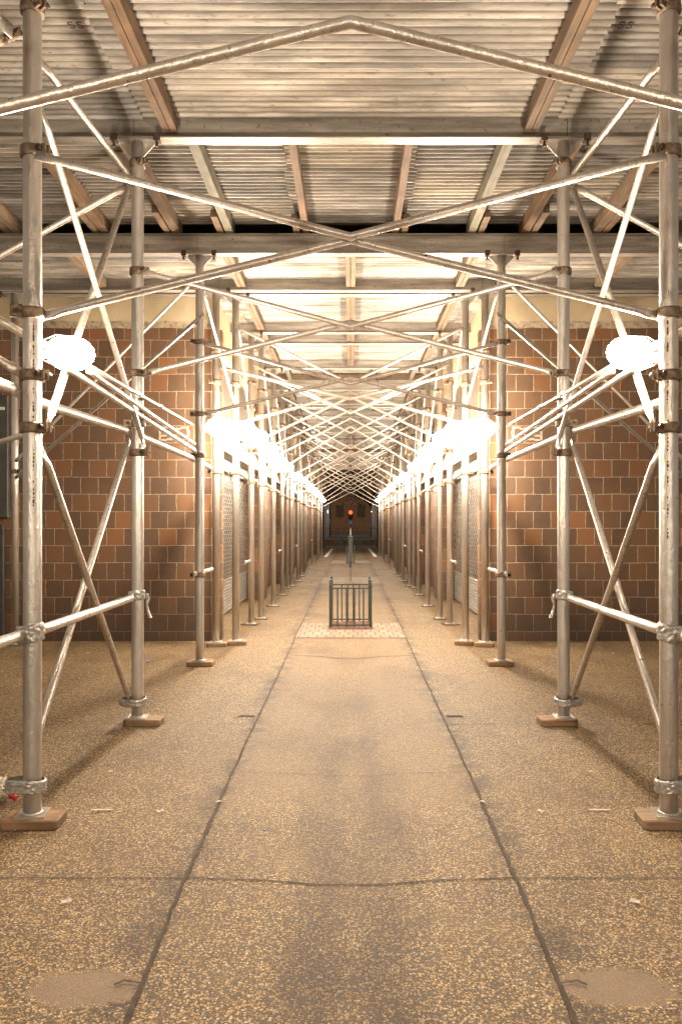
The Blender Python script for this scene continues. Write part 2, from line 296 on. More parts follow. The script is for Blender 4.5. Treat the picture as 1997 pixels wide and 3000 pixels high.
# ------------------------------------------------------------------ mesh helpers
S = -1                                    # side being built: everything is written for the left (x < 0) and mirrored for the right
def side(): return 'left' if S < 0 else 'right'
def at(px, py, Y):                        # a point of the left half at distance Y
    return Vector(((px - 806) * Y / F, Y, EYE - (py - 1209) * Y / F))
class MB:
    def __init__(s): s.v = []; s.f = []; s.sm = []
    def add(s, vs, fs, smooth=False):
        o = len(s.v); s.v += [tuple(v) for v in vs]
        for f in fs: s.f.append([i + o for i in f]); s.sm.append(smooth)
        return s
    def box(s, x0, x1, y0, y1, z0, z1, bev=0.0):
        if bev <= 0:
            vs = [(x, y, z) for z in (z0, z1) for y in (y0, y1) for x in (x0, x1)]
            return s.add(vs, [(0,2,3,1),(4,5,7,6),(0,1,5,4),(2,6,7,3),(0,4,6,2),(1,3,7,5)])
        # bevelled along the vertical and horizontal edges by stacked octagons
        def ring(b, z, inset):
            X0, X1, Y0, Y1 = x0 + inset, x1 - inset, y0 + inset, y1 - inset
            return [(X0+b,Y0,z),(X1-b,Y0,z),(X1,Y0+b,z),(X1,Y1-b,z),(X1-b,Y1,z),(X0+b,Y1,z),(X0,Y1-b,z),(X0,Y0+b,z)]
        rs = [ring(bev, z0, bev*0.5), ring(bev, z0 + bev*0.5, 0), ring(bev, z1 - bev*0.5, 0), ring(bev, z1, bev*0.5)]
        vs = [v for r_ in rs for v in r_]; fs = [tuple(range(7, -1, -1)), tuple(range(24, 32))]
        for k in range(3):
            for i in range(8):
                j = (i + 1) % 8; fs.append((k*8+i, k*8+j, k*8+8+j, k*8+8+i))
        return s.add(vs, fs)
    def obox(s, c, hx, hy, hz, rz=0.0, rx=0.0):      # rotated box about centre
        cz, sz = math.cos(rz), math.sin(rz); cx, sx_ = math.cos(rx), math.sin(rx); vs = []
        for z in (-hz, hz):
            for y in (-hy, hy):
                for x in (-hx, hx):
                    y1 = y * cx - z * sx_; z1 = y * sx_ + z * cx
                    vs.append((c[0] + x * cz - y1 * sz, c[1] + x * sz + y1 * cz, c[2] + z1))
        return s.add(vs, [(0,2,3,1),(4,5,7,6),(0,1,5,4),(2,6,7,3),(0,4,6,2),(1,3,7,5)])
    def tube(s, pts, r, n=16, flat_ends=False, cap=True, rfun=None, sub=1):
        pts = [Vector(p) for p in pts]
        if flat_ends:                                # squashed tongues at both ends
            a = (pts[1] - pts[0]).normalized(); z = (pts[-2] - pts[-1]).normalized()
            pts = [pts[0], pts[0] + a*0.055, pts[0] + a*0.10, *pts[1:-1], pts[-1] + z*0.10, pts[-1] + z*0.055, pts[-1]]
            fl = [0.28, 0.30, 1.0] + [1.0]*(len(pts)-6) + [1.0, 0.30, 0.28]
            wd = [1.15, 1.25, 1.0] + [1.0]*(len(pts)-6) + [1.0, 1.25, 1.15]
        else: fl = [1.0]*len(pts); wd = [1.0]*len(pts)
        vs = []; m = len(pts)
        for i, p in enumerate(pts):
            d = (pts[min(i+1, m-1)] - pts[max(i-1, 0)]).normalized()
            ref = Vector((0, 0, 1)) if abs(d.z) < 0.95 else Vector((0, 1, 0))
            u = d.cross(ref).normalized(); v = u.cross(d).normalized()
            rr = r if rfun is None else rfun(i / (m - 1))
            for k in range(n):
                t = 2*math.pi*k/n
                vs.append(p + u*(math.cos(t)*rr*fl[i]) + v*(math.sin(t)*rr*wd[i]))
        fs = []
        for i in range(m-1):
            for k in range(n):
                k2 = (k+1) % n; fs.append((i*n+k, i*n+k2, (i+1)*n+k2, (i+1)*n+k))
        s.add(vs, fs, True)
        if cap:
            o = len(s.v) - m*n
            s.f.append([o + k for k in range(n-1, -1, -1)]); s.sm.append(False)
            s.f.append([o + (m-1)*n + k for k in range(n)]); s.sm.append(False)
        return s
    def lathe(s, c, prof, n=24, squash=None):
        vs = []
        for (r, z) in prof:
            for k in range(n):
                t = 2*math.pi*k/n; vs.append((c[0]+math.cos(t)*r, c[1]+math.sin(t)*r, c[2]+z))
        fs = []
        for i in range(len(prof)-1):
            for k in range(n):
                k2 = (k+1) % n; fs.append((i*n+k, i*n+k2, (i+1)*n+k2, (i+1)*n+k))
        s.add(vs, fs, True)
        o = len(s.v) - len(prof)*n
        s.f.append([o + k for k in range(n-1, -1, -1)]); s.sm.append(False)
        s.f.append([o + (len(prof)-1)*n + k for k in range(n)]); s.sm.append(False)
        return s
    def build(s, name, mat, parent=None, origin=None, mirror=None):
        """vertices are in world space; origin is the point they are stored relative to"""
        if mirror is None: mirror = S > 0
        if parent is not None: o_ = Vector(parent['_o'])
        else: o_ = Vector(origin) if origin is not None else Vector((0, 0, 0))
        vs = [((-v[0] if mirror else v[0]), v[1], v[2]) for v in s.v]
        if parent is None and mirror: o_ = Vector((-o_.x, o_.y, o_.z))
        vs = [(v[0]-o_.x, v[1]-o_.y, v[2]-o_.z) for v in vs]
        fs = [list(reversed(f)) for f in s.f] if mirror else s.f
        me = bpy.data.meshes.new(name); me.from_pydata(vs, [], fs)
        me.polygons.foreach_set('use_smooth', s.sm); me.update()
        me.materials.append(M[mat] if isinstance(mat, str) else mat)
        ob = bpy.data.objects.new(name, me); COL.objects.link(ob)
        ob['_o'] = tuple(o_)
        if parent is not None: ob.parent = parent
        else: ob.location = o_
        return ob
ALL = []
def tag(o, label, cat, group=None, kind=None):
    if kind: o['kind'] = kind
    if label: o['label'] = label
    if cat: o['category'] = cat
    if group: o['group'] = group
    return o
def thing(name, loc, label, cat, group=None, mirror=None):
    if mirror is None: mirror = S > 0
    l = Vector(loc)
    if mirror: l.x = -l.x
    o = bpy.data.objects.new(name, None); COL.objects.link(o); o.location = l; o['_o'] = tuple(l); o.empty_display_size = 0.1
    return tag(o, label, cat, group)
def copy_tree(o, parent=None):
    c = o.copy(); COL.objects.link(c)
    if parent is not None: c.parent = parent
    for ch in list(o.children): copy_tree(ch, c)
    return c
def struct(name, mb, mat, label=None):
    o = mb.build(name, mat, mirror=False); o['kind'] = 'structure'
    if label: o['label'] = label
    return o
ORD = ['nearest', 'second', 'third', 'fourth', 'fifth', 'sixth', 'seventh', 'eighth', 'ninth', 'tenth', 'eleventh', 'twelfth', 'thirteenth', 'fourteenth', 'fifteenth', 'sixteenth', 'seventeenth', 'eighteenth', 'nineteenth', 'twentieth', 'twenty-first', 'twenty-second', 'twenty-third', 'twenty-fourth', 'twenty-fifth', 'twenty-sixth']

# ------------------------------------------------------------------ ground, joints
g = MB(); g.add([(-60, -8, 0), (60, -8, 0), (60, 52.2, 0), (-60, 52.2, 0)], [(0, 1, 2, 3)])
struct('sidewalk', g, 'ground')
g = MB(); g.add([(-300, 53, -0.02), (300, 53, -0.02), (300, 400, -0.02), (-300, 400, -0.02)], [(0, 1, 2, 3)])
struct('road', g, 'asphalt')

def strip(pts, wd, z=0.004, jit=0.25, step=0.02):
    """ragged flat strip along a polyline on the ground"""
    mb = MB(); P = []
    for a, b_ in zip(pts[:-1], pts[1:]):
        a = Vector(a); b_ = Vector(b_); L = (b_-a).length; n = max(1, int(L/step))
        P += [a.lerp(b_, i/n) for i in range(n)]
    P.append(Vector(pts[-1])); vs = []
    for i, q in enumerate(P):
        d = (P[min(i+1, len(P)-1)] - P[max(i-1, 0)]).normalized(); nrm = Vector((-d.y, d.x, 0))
        w1 = wd*0.5*(1 + jit*(noise.noise(q*7)*1.6 + noise.noise(q*70)*1.6)); w2 = wd*0.5*(1 + jit*(noise.noise(q*7 + Vector((5, 3, 1)))*1.6 + noise.noise(q*70 + Vector((5, 3, 1)))*1.6))
        off = nrm*noise.noise(q*2.3)*0.003
        vs += [(q.x+nrm.x*w1+off.x, q.y+nrm.y*w1+off.y, z), (q.x-nrm.x*w2+off.x, q.y-nrm.y*w2+off.y, z)]
    fs = [(2*i+1, 2*i+3, 2*i+2, 2*i) for i in range(len(P)-1)]
    return mb.add(vs, fs)
for S in (-1, 1):
    seam = strip([(-0.600, 1.5, 0), (-0.607, 2.15, 0), (-0.63, 3.03, 0), (-0.645, 4.4, 0), (-0.655, 8.2, 0), (-0.67, 11, 0), (-0.70, 20, 0), (-0.80, 40, 0), (-0.86, 52, 0)], 0.014, 0.004, 0.5)
    o = seam.build('sidewalk_joint', 'joint'); o['kind'] = 'structure'; o['label'] = 'long dark joint along the %s edge of the middle lane' % side()
    for k, py in enumerate([2022, 1667, 1550, 1487]):
        Y = EYE*F/(py-1209)
        o = strip([(-6, Y, 0), (-0.64, Y + 0.005, 0)], [0.005, 0.006, 0.004, 0.009][k], 0.003, 0.5).build('sidewalk_joint', 'joint'); o['kind'] = 'structure'
for k, (pe, pc, wd) in enumerate([(2020, 2036, 0.007), (1776, 1786, 0.006), (1588, 1588, 0.006), (1508, 1515, 0.020), (1434, 1434, 0.016), (1386, 1386, .012), (1330, 1330, 0.02), (1301, 1301, 0.02), (1286, 1288, .02), (1270, 1270, 0.02)]):
    Ye = EYE*F/(pe-1209); Yc = EYE*F/(pc-1209)
    xe = 0.63 if Ye < 12 else 0.72
    pts = [(-xe, Ye, 0), (-xe*0.5, (Ye*0.6+Yc*0.4), 0), (-xe*.2, Yc + .01*(Ye-Yc), 0), (0, Yc, 0), (xe*.2, Yc + .01*(Ye-Yc), 0), (xe*0.5, (Ye*0.6+Yc*0.4), 0), (xe, Ye, 0)]
    o = strip(pts, wd, 0.003, 0.5).build('sidewalk_joint', 'joint', mirror=False); o['kind'] = 'structure'
for k in range(12):                                   # far slab joints across the outer lanes
    for S in (-1, 1):
        Y = 11.6 + k*3.1
        o = strip([(-1.7, Y, 0), (-0.70, Y, 0)], 0.012, 0.003, 0.4, 0.1).build('sidewalk_joint', 'joint'); o['kind'] = 'structure'
# small cracks
for S in (-1, 1):
    # small dark crack at the seam and the cut at the second joint
    o = strip([at(545, 1650, 2473/441), at(560, 1646, 2473/437), at(585, 1649, 2473/440)], 0.022, 0.005, 0.9, 0.02).build('sidewalk_crack', 'joint'); o['kind'] = 'structure'
    o = strip([at(262, 2272, 2473/1063), at(285, 2262, 2473/1053), at(322, 2268, 2473/1059)], 0.009, 0.008, 0.9, 0.01).build('sidewalk_crack', 'joint'); o['kind'] = 'structure'
# pavers
for k, (y0, y1, pit) in enumerate([(9.55, 10.95, True), (18.4, 20.6, False), (28.3, 30.5, False)]):
    xe = 0.66 if k == 0 else 0.70
    mb = MB()
    if pit:
        for (a, b_, c_, d_) in ((-xe, -0.29, y0, y1), (0.29, xe, y0, y1), (-0.29, 0.29, y0, 10.3)):
            mb.add([(a, c_, 0.006), (b_, c_, 0.006), (b_, d_, 0.006), (a, d_, 0.006)], [(0, 1, 2, 3)])
        so = MB(); vs = []; fs = []
        nx, ny = 24, 26
        for j in range(ny+1):
            for i in range(nx+1):
                x = -0.288 + 0.576*i/nx; y = 10.302 + 0.74*j/ny; e = min(i, nx-i, j, ny-j)
                vs.append((x, y, 0.005 + (0.02 + 0.02*noise.noise(Vector((x*18, y*18, 0))) if e > 0 else 0)))
        for j in range(ny):
            for i in range(nx): a = j*(nx+1)+i; fs.append((a, a+1, a+nx+2, a+nx+1))
        so.add(vs, fs); o = so.build('tree_pit_ground', 'soil', mirror=False); o['kind'] = 'structure'
    else:
        mb.add([(-xe, y0, 0.006), (xe, y0, 0.006), (xe, y1, 0.006), (-xe, y1, 0.006)], [(0, 1, 2, 3)])
    o = mb.build('paver_path', 'paver', mirror=False); o['kind'] = 'structure'
for S in (-1, 1):
    o = MB().add([(-1.15, 34, 0.006), (-1.0, 34, 0.006), (-0.98, 46, 0.006), (-1.13, 46, 0.006)], [(0, 1, 2, 3)]).build('path_patch', 'white_paint'); o['kind'] = 'structure'

# ------------------------------------------------------------------ posts
ROW = [  # x, Y of each post of the left row (nearest first)
 (-1.436, 3.60), (-1.447, 5.42), (-1.455, 7.70), (-1.50, 8.90), (-1.30, 9.03), (-1.35, 10.85), (-1.29, 11.50), (-1.285, 13.3), (-1.32, 15.4), (-1.37, 17.2),
 (-1.31, 17.7), (-1.265, 19.2), (-1.31, 21.1), (-1.287, 22.3), (-1.37, 24.6), (-1.30, 27.0), (-1.25, 30.5), (-1.31, 33.4), (-1.35, 37.3)]
TOP = 3.965
R = 0.0405
def clamp(parent, x, y, z, ang, r=R, big=True, bolts=True, mat='clamp', dark=False):
    mb = MB(); h = 0.024 if big else 0.02
    prof = [(r+0.001, -h), (r+0.011, -h), (r+0.013, -h*0.5), (r+0.013, h*0.5), (r+0.011, h), (r+0.001, h)]
    mb.lathe((x, y, z), prof, 20)
    ca, sa = math.cos(ang), math.sin(ang)
    for t in (-1, 1):
        c = (x + ca*(r+0.028) - sa*0.012*t, y + sa*(r+0.028) + ca*0.012*t, z)
        mb.obox(c, 0.024, 0.005, h*0.9, ang)
    o = mb.build('clamp', mat, parent)
    if bolts:
        b2 = MB()
        a = Vector((x + ca*(r+0.034) - sa*(-0.042), y + sa*(r+0.034) + ca*(-0.042), z)); b_ = Vector((x + ca*(r+0.034) - sa*0.042, y + sa*(r+0.034) + ca*0.042, z))
        b2.tube([a, b_], 0.006, 8); d = (b_-a).normalized()
        b2.tube([a, a+d*0.012], 0.013, 6); b2.tube([b_-d*0.02, b_-d*0.008], 0.013, 6)
        # bolt through the ear facing the aisle
        b2.build('bolt', 'dark_iron' if not dark else 'clamp', o)
    return o
def tape_wrap(parent, x, y, z, r, h, seed, lobe=0.0, lobe_ang=math.pi):
    mb = MB(); n, m_ = 48, 12; vs = []
    for j in range(m_+1):
        t = j/m_; zz = z - h/2 + h*t
        for k in range(n):
            a = 2*math.pi*k/n; q = Vector((math.cos(a)*2.2 + seed, math.sin(a)*2.2, t*3.2 + 0.8*math.sin(a*2+seed)))
            d = 0.004 + 0.014*abs(noise.noise(Vector((q.x*1.3, q.y*1.3, q.z*1.9)))) + 0.0015*noise.noise(q*4)
            if j in (0, m_): d = 0.0005
            rr = r + d + lobe*max(0, math.cos(a - lobe_ang))**6
            vs.append((x + math.cos(a)*rr, y + math.sin(a)*rr, zz + 0.007*math.sin(a*1.0+seed) + 0.004*noise.noise(q*3)))
    fs = [(j*n+k, j*n+(k+1) % n, (j+1)*n+(k+1) % n, (j+1)*n+k) for j in range(m_) for k in range(n)]
    mb.add(vs, fs, True); return mb.build('tape_wrap', 'tape', parent)
def build_post(x, y, label, clamps=(), tapes=(), near=True, top=TOP, r=R, base_z=0.045, rot=0.0, head=True):
    t = thing('scaffold_post', (x, y, base_z), label, 'scaffold post', 'steel scaffold posts in two rows')
    mb = MB(); n = 32 if near else 16
    k = 24 if near else 1
    pts = [(x + 0.0012*noise.noise(Vector((0, y, i*0.7))), y, base_z + 0.008 + (top-0.012-base_z-0.008)*i/k) for i in range(k+1)]
    mb.tube(pts, r, n); mb.build('pipe', 'post', t)
    mb = MB(); mb.obox((x, y, base_z+0.004), 0.066, 0.066, 0.004, rot)
    mb.lathe((x, y, base_z+0.008), [(r+0.008, 0), (r+0.004, 0.006), (r, 0.009)], 20); mb.build('base_plate', 'post', t)
    if head:
        mb = MB(); mb.box(x-0.13, x+0.13, y-0.05, y+0.05, top-0.011, top-0.001)
        for s_ in (-1, 1):
            a = [(x+s_*(r-0.004), y-0.004, top-0.011), (x+s_*0.118, y-0.004, top-0.011), (x+s_*0.118, y-0.004, top-0.025), (x+s_*(r-0.004), y-0.004, top-0.112)]
            b_ = [(v[0], y+0.004, v[2]) for v in a]
            f = [(0,1,2,3), (7,6,5,4), (0,4,5,1), (1,5,6,2), (2,6,7,3), (3,7,4,0)]
            mb.add(a+b_, f if s_ < 0 else [tuple(reversed(q)) for q in f])
        mb.build('head_plate', 'post', t)
        for s_ in (-1, 1):
            mb = MB(); cx = x + s_*0.145
            mb.box(cx-0.021, cx+0.021, y-0.075, y-0.052, top-0.028, top+0.022)
            mb.box(cx-0.021, cx+0.021, y-0.052, y-0.02, top-0.028, top-0.013)
            mb.tube([(cx, y-0.058, top-0.028), (cx, y-0.058, top-0.058)], 0.008, 8)
            mb.tube([(cx, y-0.058, top-0.052), (cx, y-0.058, top-0.066)], 0.014, 6); mb.build('beam_clip', 'dark_iron', t)
    for c in clamps: clamp(t, x, y, *c, r=r)
    for c in tapes: tape_wrap(t, x, y, *c)
    return t
def py2z(py, Y): return EYE - (py-1209)*Y/F
def post_label(i):
    return 'silver scaffold post with square base plate, %s in the %s row' % (ORD[i], side())
def block(x, y, hx, hy, h, rz, label):
    mb = MB(); n = 6
    # plank offcut with rounded corners
    out = []
    cr = 0.022
    for (cx, cy, a0) in ((hx-cr, hy-cr, 0), (-hx+cr, hy-cr, 90), (-hx+cr, -hy+cr, 180), (hx-cr, -hy+cr, 270)):
        for k in range(n+1):
            a = math.radians(a0 + 90*k/n); out.append((cx + cr*math.cos(a), cy + cr*math.sin(a)))
    c_, s_ = math.cos(rz), math.sin(rz)
    rings = [(0.001, 0.004), (0.006, 0), (h-0.006, 0.0), (h, 0.005)]; vs = []
    for z, ins in rings:
        for (a, b_) in out:
            k = 1 - ins/0.1; a2, b2 = a*k, b_*k
            vs.append((x + a2*c_ - b2*s_ + 0.002*noise.noise(Vector((a*20, b_*20, z*30+x))), y + a2*s_ + b2*c_, z + (0.002*noise.noise(Vector((a*9, b_*9, x))) if z > 0.02 else 0)))
    m_ = len(out); fs = [tuple(range(m_-1, -1, -1)), tuple(range(3*m_, 4*m_))]
    for j in range(3):
        for k in range(m_): fs.append((j*m_+k, j*m_+(k+1) % m_, (j+1)*m_+(k+1) % m_, (j+1)*m_+k))
    mb.add(vs, fs); o = mb.build('wood_block', 'block', origin=(x, y, 0))
    return tag(o, label, 'wood block', 'plank offcuts under the posts')

for S in (-1, 1):
    # --- nearest post
    x, y = ROW[0]
    t = build_post(x, y, 'silver scaffold post with paint runs and two tape wraps, nearest in the %s row' % side(),
        clamps=[(py2z(22, y), math.radians(-40)), (py2z(352, y), math.radians(-25)), (py2z(722, y), math.radians(-150)), (py2z(865, y), math.radians(-30)), (py2z(985, y), math.radians(-20))],
        tapes=[(py2z(1456, y), R, 0.085, 1.3, 0.02, math.radians(200)), (py2z(1806, y), R+0.012, 0.062, 4.1, 0.055, math.radians(196))], rot=0.12)
    mb = MB()                                        # row of small rust holes bleeding down the pipe
    for k in range(60):
        zz = py2z(1010 - 8*k, y) if k < 34 else py2z(1010 + 9*(k-34), y)
        if random.random() < 0.35: continue
        a = math.radians(-62 + 4*noise.noise(Vector((k*0.3, 0, 0)))); rr = 0.0022 + 0.0025*random.random()
        cx, cy = x + math.cos(a)*(R+0.0006), y + math.sin(a)*(R+0.0006)
        tx, ty = -math.sin(a), math.cos(a); L = rr*(1+2*random.random())
        vs = [(cx + tx*rr*math.cos(q), cy + ty*rr*math.cos(q), zz + L*math.sin(q)) for q in [2*math.pi*i/8 for i in range(8)]]
        mb.add(vs, [tuple(range(8))])
    mb.build('rust_spots', 'dark_iron', t)
    block(x+0.01, y-0.0, 0.125, 0.085, 0.045, 0.04, 'brown plank offcut with rounded corners under the nearest %s post' % side())
    # --- second post
    x, y = ROW[1]
    t = build_post(x, y, 'silver steel scaffold post with a dangling tape strip, second in the %s row' % side(),
        clamps=[(py2z(378, y), math.radians(-50)), (py2z(626, y), math.radians(-30)), (py2z(860, y), math.radians(-30)), (py2z(975, y), math.radians(-150)), (py2z(1042, y), math.radians(-35))],
        tapes=[(py2z(1370, y), R, 0.07, 2.2, 0.015, math.radians(190)), (py2z(1613, y), R+0.012, 0.05, 6.3, 0.06, math.radians(190))], rot=0.05)
    mb = MB(); q0 = [at(338, 1366, y-0.03), at(341, 1378, y-.035), at(338, 1392, y-.03), at(341, 1406, y-.03), at(347, 1422, y-.035)]
    vs = [];
    for k, q in enumerate(q0):
        wv_ = 0.010 + 0.004*math.sin(k*2); vs += [(q.x-wv_, q.y, q.z), (q.x+wv_, q.y+0.006*math.sin(k), q.z+0.002), (q.x+wv_, q.y+0.006*math.sin(k)+.001, q.z+0.002), (q.x-wv_, q.y+.001, q.z)]
    fs = []
    for k in range(len(q0)-1):
        for i in range(4): fs.append((4*k+i, 4*k+4+i, 4*k+4+(i+1) % 4, 4*k+(i+1) % 4))
    mb.add(vs, fs, True); mb.build('tape_strip', 'tape', t)
    block(x+0.045, y-0.005, 0.125, 0.075, 0.045, -0.05, 'brown plank offcut under the second %s post' % side())
    # --- third post
    x, y = ROW[2]
    t = build_post(x, y, 'silver scaffold post with rusty clamps before the brown wall, third in the %s row' % side(),
        clamps=[(py2z(788, y), math.radians(-150)), (py2z(953, y), math.radians(-160)), (py2z(1048, y), math.radians(-150)), (py2z(1322, y), math.radians(180))], rot=-0.04)
    block(x+0.012, y, 0.125, 0.09, 0.045, 0.0, 'pale plank offcut under the third %s post' % side())
    # --- the other posts: one built, the rest copied with their parts
    x, y = ROW[3]
    proto = build_post(x, y, post_label(3), clamps=[(3.30, math.radians(-40)), (2.95, math.radians(-140)), (2.38, math.radians(-30)), (1.95, math.radians(-150))], near=False, rot=0.1)
    for i in range(3, 19):
        x2, y2 = ROW[i]
        o = proto if i == 3 else copy_tree(proto)
        o.location = (-x2 if S > 0 else x2, y2, 0.045 if i < 5 else 0.012)
        o.scale = (1, 1, (TOP - o.location.z)/(TOP-0.045))
        o['label'] = post_label(i)
        if i < 5: block(x2+0.01, y2, 0.11, 0.08, 0.045, 0.05*i, 'small plank offcut under the %s %s post' % (ORD[i], side()))
        else:
            mb = MB(); mb.obox((x2-0.01, y2, 0.0065), 0.11, 0.09, 0.0055, 0.08*((i*7) % 5 - 2)); pl = mb.build('sole_plate', 'dark_iron', origin=(x2, y2, 0))
            tag(pl, 'flat dark sole plate under the %s %s post' % (ORD[i], side()), 'sole plate', 'sole plates under the far posts')
    # --- post against the wall, far left (right one falls outside the frame)
S = -1
wp_ = build_post(-3.77, 8.96, 'slim silver scaffold post close to the wall at the left edge of the photo', clamps=[(py2z(1388, 8.96)*0+EYE+(1209-1085)*8.96/F, math.radians(-20)), (py2z(705, 8.96), math.radians(0))], near=False, base_z=0.012)

# ------------------------------------------------------------------ braces
def pipe(pts, r, label, group, mat='brace', flat_ends=True, name='brace_pipe', n=16, mirror=None, couplings=()):
    mb = MB(); P = []
    for a, b_ in zip(pts[:-1], pts[1:]):
        a = Vector(a); b_ = Vector(b_); P += [a.lerp(b_, i/4) for i in range(4)]
    P.append(Vector(pts[-1]))
    # drop points that fall inside the squashed ends
    L = (P[-1]-P[0]).length
    P = [P[0]] + [p_ for p_ in P[1:-1] if (p_-P[0]).length > 0.14 and (p_-P[-1]).length > 0.14] + [P[-1]]
    mb.tube(P, r, n, flat_ends=flat_ends and L > 0.5)
    for c in couplings:
        a = Vector(pts[0]).lerp(Vector(pts[-1]), c); d = (Vector(pts[-1])-Vector(pts[0])).normalized()*0.02
        mb.tube([a-d, a+d], r*1.5, n)
    o = mb.build(name, mat, origin=tuple(pts[0]), mirror=mirror)
    return tag(o, label, 'pipe', group)
# transverse crossing frames, one pair of bent pipes at each pair of posts: Y, x, V (outer z, middle z), peak (outer z, middle z)
FR = [(2.08, 1.44, 3.05, 2.715, 2.31, 2.665), (3.60, 1.40, 3.00, 2.635, 2.30, 2.645), (5.42, 1.40, 3.06, 2.69, 2.385, 2.735), (7.70, 1.41, 3.10, 2.71, 2.43, 2.78),
      (8.90, 1.46, 3.11, 2.76, 2.43, 2.84), (9.03, 1.27, 3.58, 2.95, 2.20, 2.81), (10.85, 1.33, 3.53, 2.87, 2.32, 2.92), (11.5, 1.27, 3.50, 2.96, 2.25, 2.90)]
for i in range(7, 19):
    FR.append((ROW[i][1], -ROW[i][0]-0.02, 3.55, 2.86 + 0.03*math.sin(i*2.1), 2.22, 2.98 + 0.08*math.sin(i*1.3)))
for i, (Y, X, vh, vm, ph, pm) in enumerate(FR):
    who = ('%s in the tunnel' % ORD[i])
    pipe([(-X, Y-0.055, vh), (0, Y-0.055, vm), (X, Y-0.055, vh)], 0.018 if i < 5 else 0.0145, 'bent silver pipe sagging to a V across the walkway, %s' % who, 'pipes sagging to a V across the walkway', mirror=False)
    pipe([(-X, Y+0.01 if i else Y, ph), (0, Y+0.01 if i else Y, pm), (X, Y+0.01 if i else Y, ph)], (0.0185 if i < 5 else 0.0145) if i else 0.0165, 'bent silver pipe rising to a peak across the walkway, %s' % who, 'pipes rising to a peak across the walkway', mirror=False)
for S in (-1, 1):
    sd = side(); G = 'pipes bracing the side rows'
    A, B, C_ = ROW[0], ROW[1], ROW[2]
    def q(i, z, dx=0.0, dy=0.0): return (ROW[i][0]+dx, ROW[i][1]+dy, z)
    pipe([q(0, 1.70, 0.03, 0.03), q(1, 0.17, -0.045, -0.03)], 0.019, 'thin diagonal pipe falling away to the tape wrap low on the second %s post' % sd, G)
    pipe([q(1, 1.93, -0.05, -0.02), q(0, 0.19, -0.06, 0.05)], 0.019, 'thin diagonal pipe falling towards the camera to the low tape on the nearest %s post' % sd, G)
    pipe([q(0, 3.25, 0.03, 0.03), q(1, 1.88, 0.06, -0.05)], 0.0165, 'diagonal pipe from high on the nearest %s post down past the lamp' % sd, G)
    pipe([q(1, 3.66, -0.05, -0.02), q(0, 1.80, 0.065, 0.0)], 0.019, 'diagonal pipe from the head of the second %s post down through the lamp' % sd, G)
    pipe([q(0, 3.46, 0.03, 0.03), q(1, 3.72, -0.05, 0)], 0.020, 'bright pipe high up from the nearest %s post to the second' % sd, G)
    # left-over bays outside the rows
    G2 = 'pipes bracing outwards from the rows'
    pipe([at(293, 428, 5.42), (-3.77, 5.42, 2.42)], 0.020, 'pipe sloping down and outwards from the head of the second %s post' % sd, G2)
    pipe([at(50, 70, 3.6), (-2.3, 3.7, 3.25)], 0.020, 'rusty pipe stub at the top %s corner behind the nearest post' % sd, G2, 'rusty_pipe')
    pipe([at(40, 85, 3.62), (-2.1, 3.0, 4.0)], 0.026, 'thick pipe climbing outwards from the top of the nearest %s post' % sd, G2)
    pipe([(-2.4, 3.2, 2.75), at(118, 806, 3.70)], 0.020, 'glaring bright pipe leading into the nearest %s lamp from outside' % sd, G2)
    pipe([(-2.5, 3.3, 2.65), at(52, 860, 3.58)], 0.019, 'pipe sloping down from outside to the waist clamp of the nearest %s post' % sd, G2)
    pipe([(-3.75, 6.2, 1.70), at(92, 990, 5.6)], 0.020, 'short pipe behind the nearest %s post at chest height' % sd, G2)
    pipe([at(470, 722, 7.62), at(36, 1100, 8.85)], 0.019, 'thin pipe slanting across the brown wall, upper of two, %s side' % sd, G2)
    pipe([at(470, 622, 8.8), at(36, 1062, 8.88)], 0.017, 'thin pipe slanting across the brown wall, lower of two, %s side' % sd, G2)
    # waist rails and knee rails along the rows
    G3 = 'level pipes along the side rows'
    zr = 1.985
    rails = [(-1, 0), (0, 1), (1, 2), (2, 3), (4, 5), (5, 6), (6, 7), (7, 8), (8, 9), (10, 11), (11, 12), (12, 13), (13, 14), (14, 15), (15, 16), (16, 17), (17, 18)]
    for a, b_ in rails:
        p0 = (-1.45, 2.1, 1.93) if a < 0 else (ROW[a][0]-0.045, ROW[a][1]+0.045, 1.93 if a == 0 else zr)
        p1 = (ROW[b_][0]-0.045, ROW[b_][1]-0.045, 1.95 if b_ == 0 else zr)
        pipe([p0, p1], 0.026 if a < 3 else 0.022, 'level pipe rail beyond the %s %s post' % (ORD[max(a, 0)], sd) if a >= 0 else 'thick level pipe rail from the camera to the waist clamp of the nearest %s post' % sd, G3, name='rail_pipe', n=14)
    pipe([(-1.45, 2.1, 0.86), (ROW[0][0]-0.02, ROW[0][1]-0.04, 0.865)], 0.024, 'knee high pipe rail running from the camera to the nearest %s post' % sd, G3, name='rail_pipe')
    pipe([(ROW[0][0], ROW[0][1]+0.04, 0.865), (ROW[1][0]-0.01, ROW[1][1]-0.045, 0.868)], 0.024, 'knee high pipe rail between the nearest and second %s posts' % sd, G3, name='rail_pipe')
    pipe([at(447, 1321, 7.55), at(490, 1309, 8.85)], 0.022, 'short knee high pipe rail at the third %s post' % sd, G3, name='rail_pipe')
    for a in (5, 8, 11, 15):
        pipe([(ROW[a][0]-0.02, ROW[a][1]-0.5, 0.87), (ROW[a][0]-0.02, ROW[a][1]+0.1, 0.87)], 0.02, 'short knee high pipe stub at the %s %s post' % (ORD[a], sd), G3, name='rail_pipe')
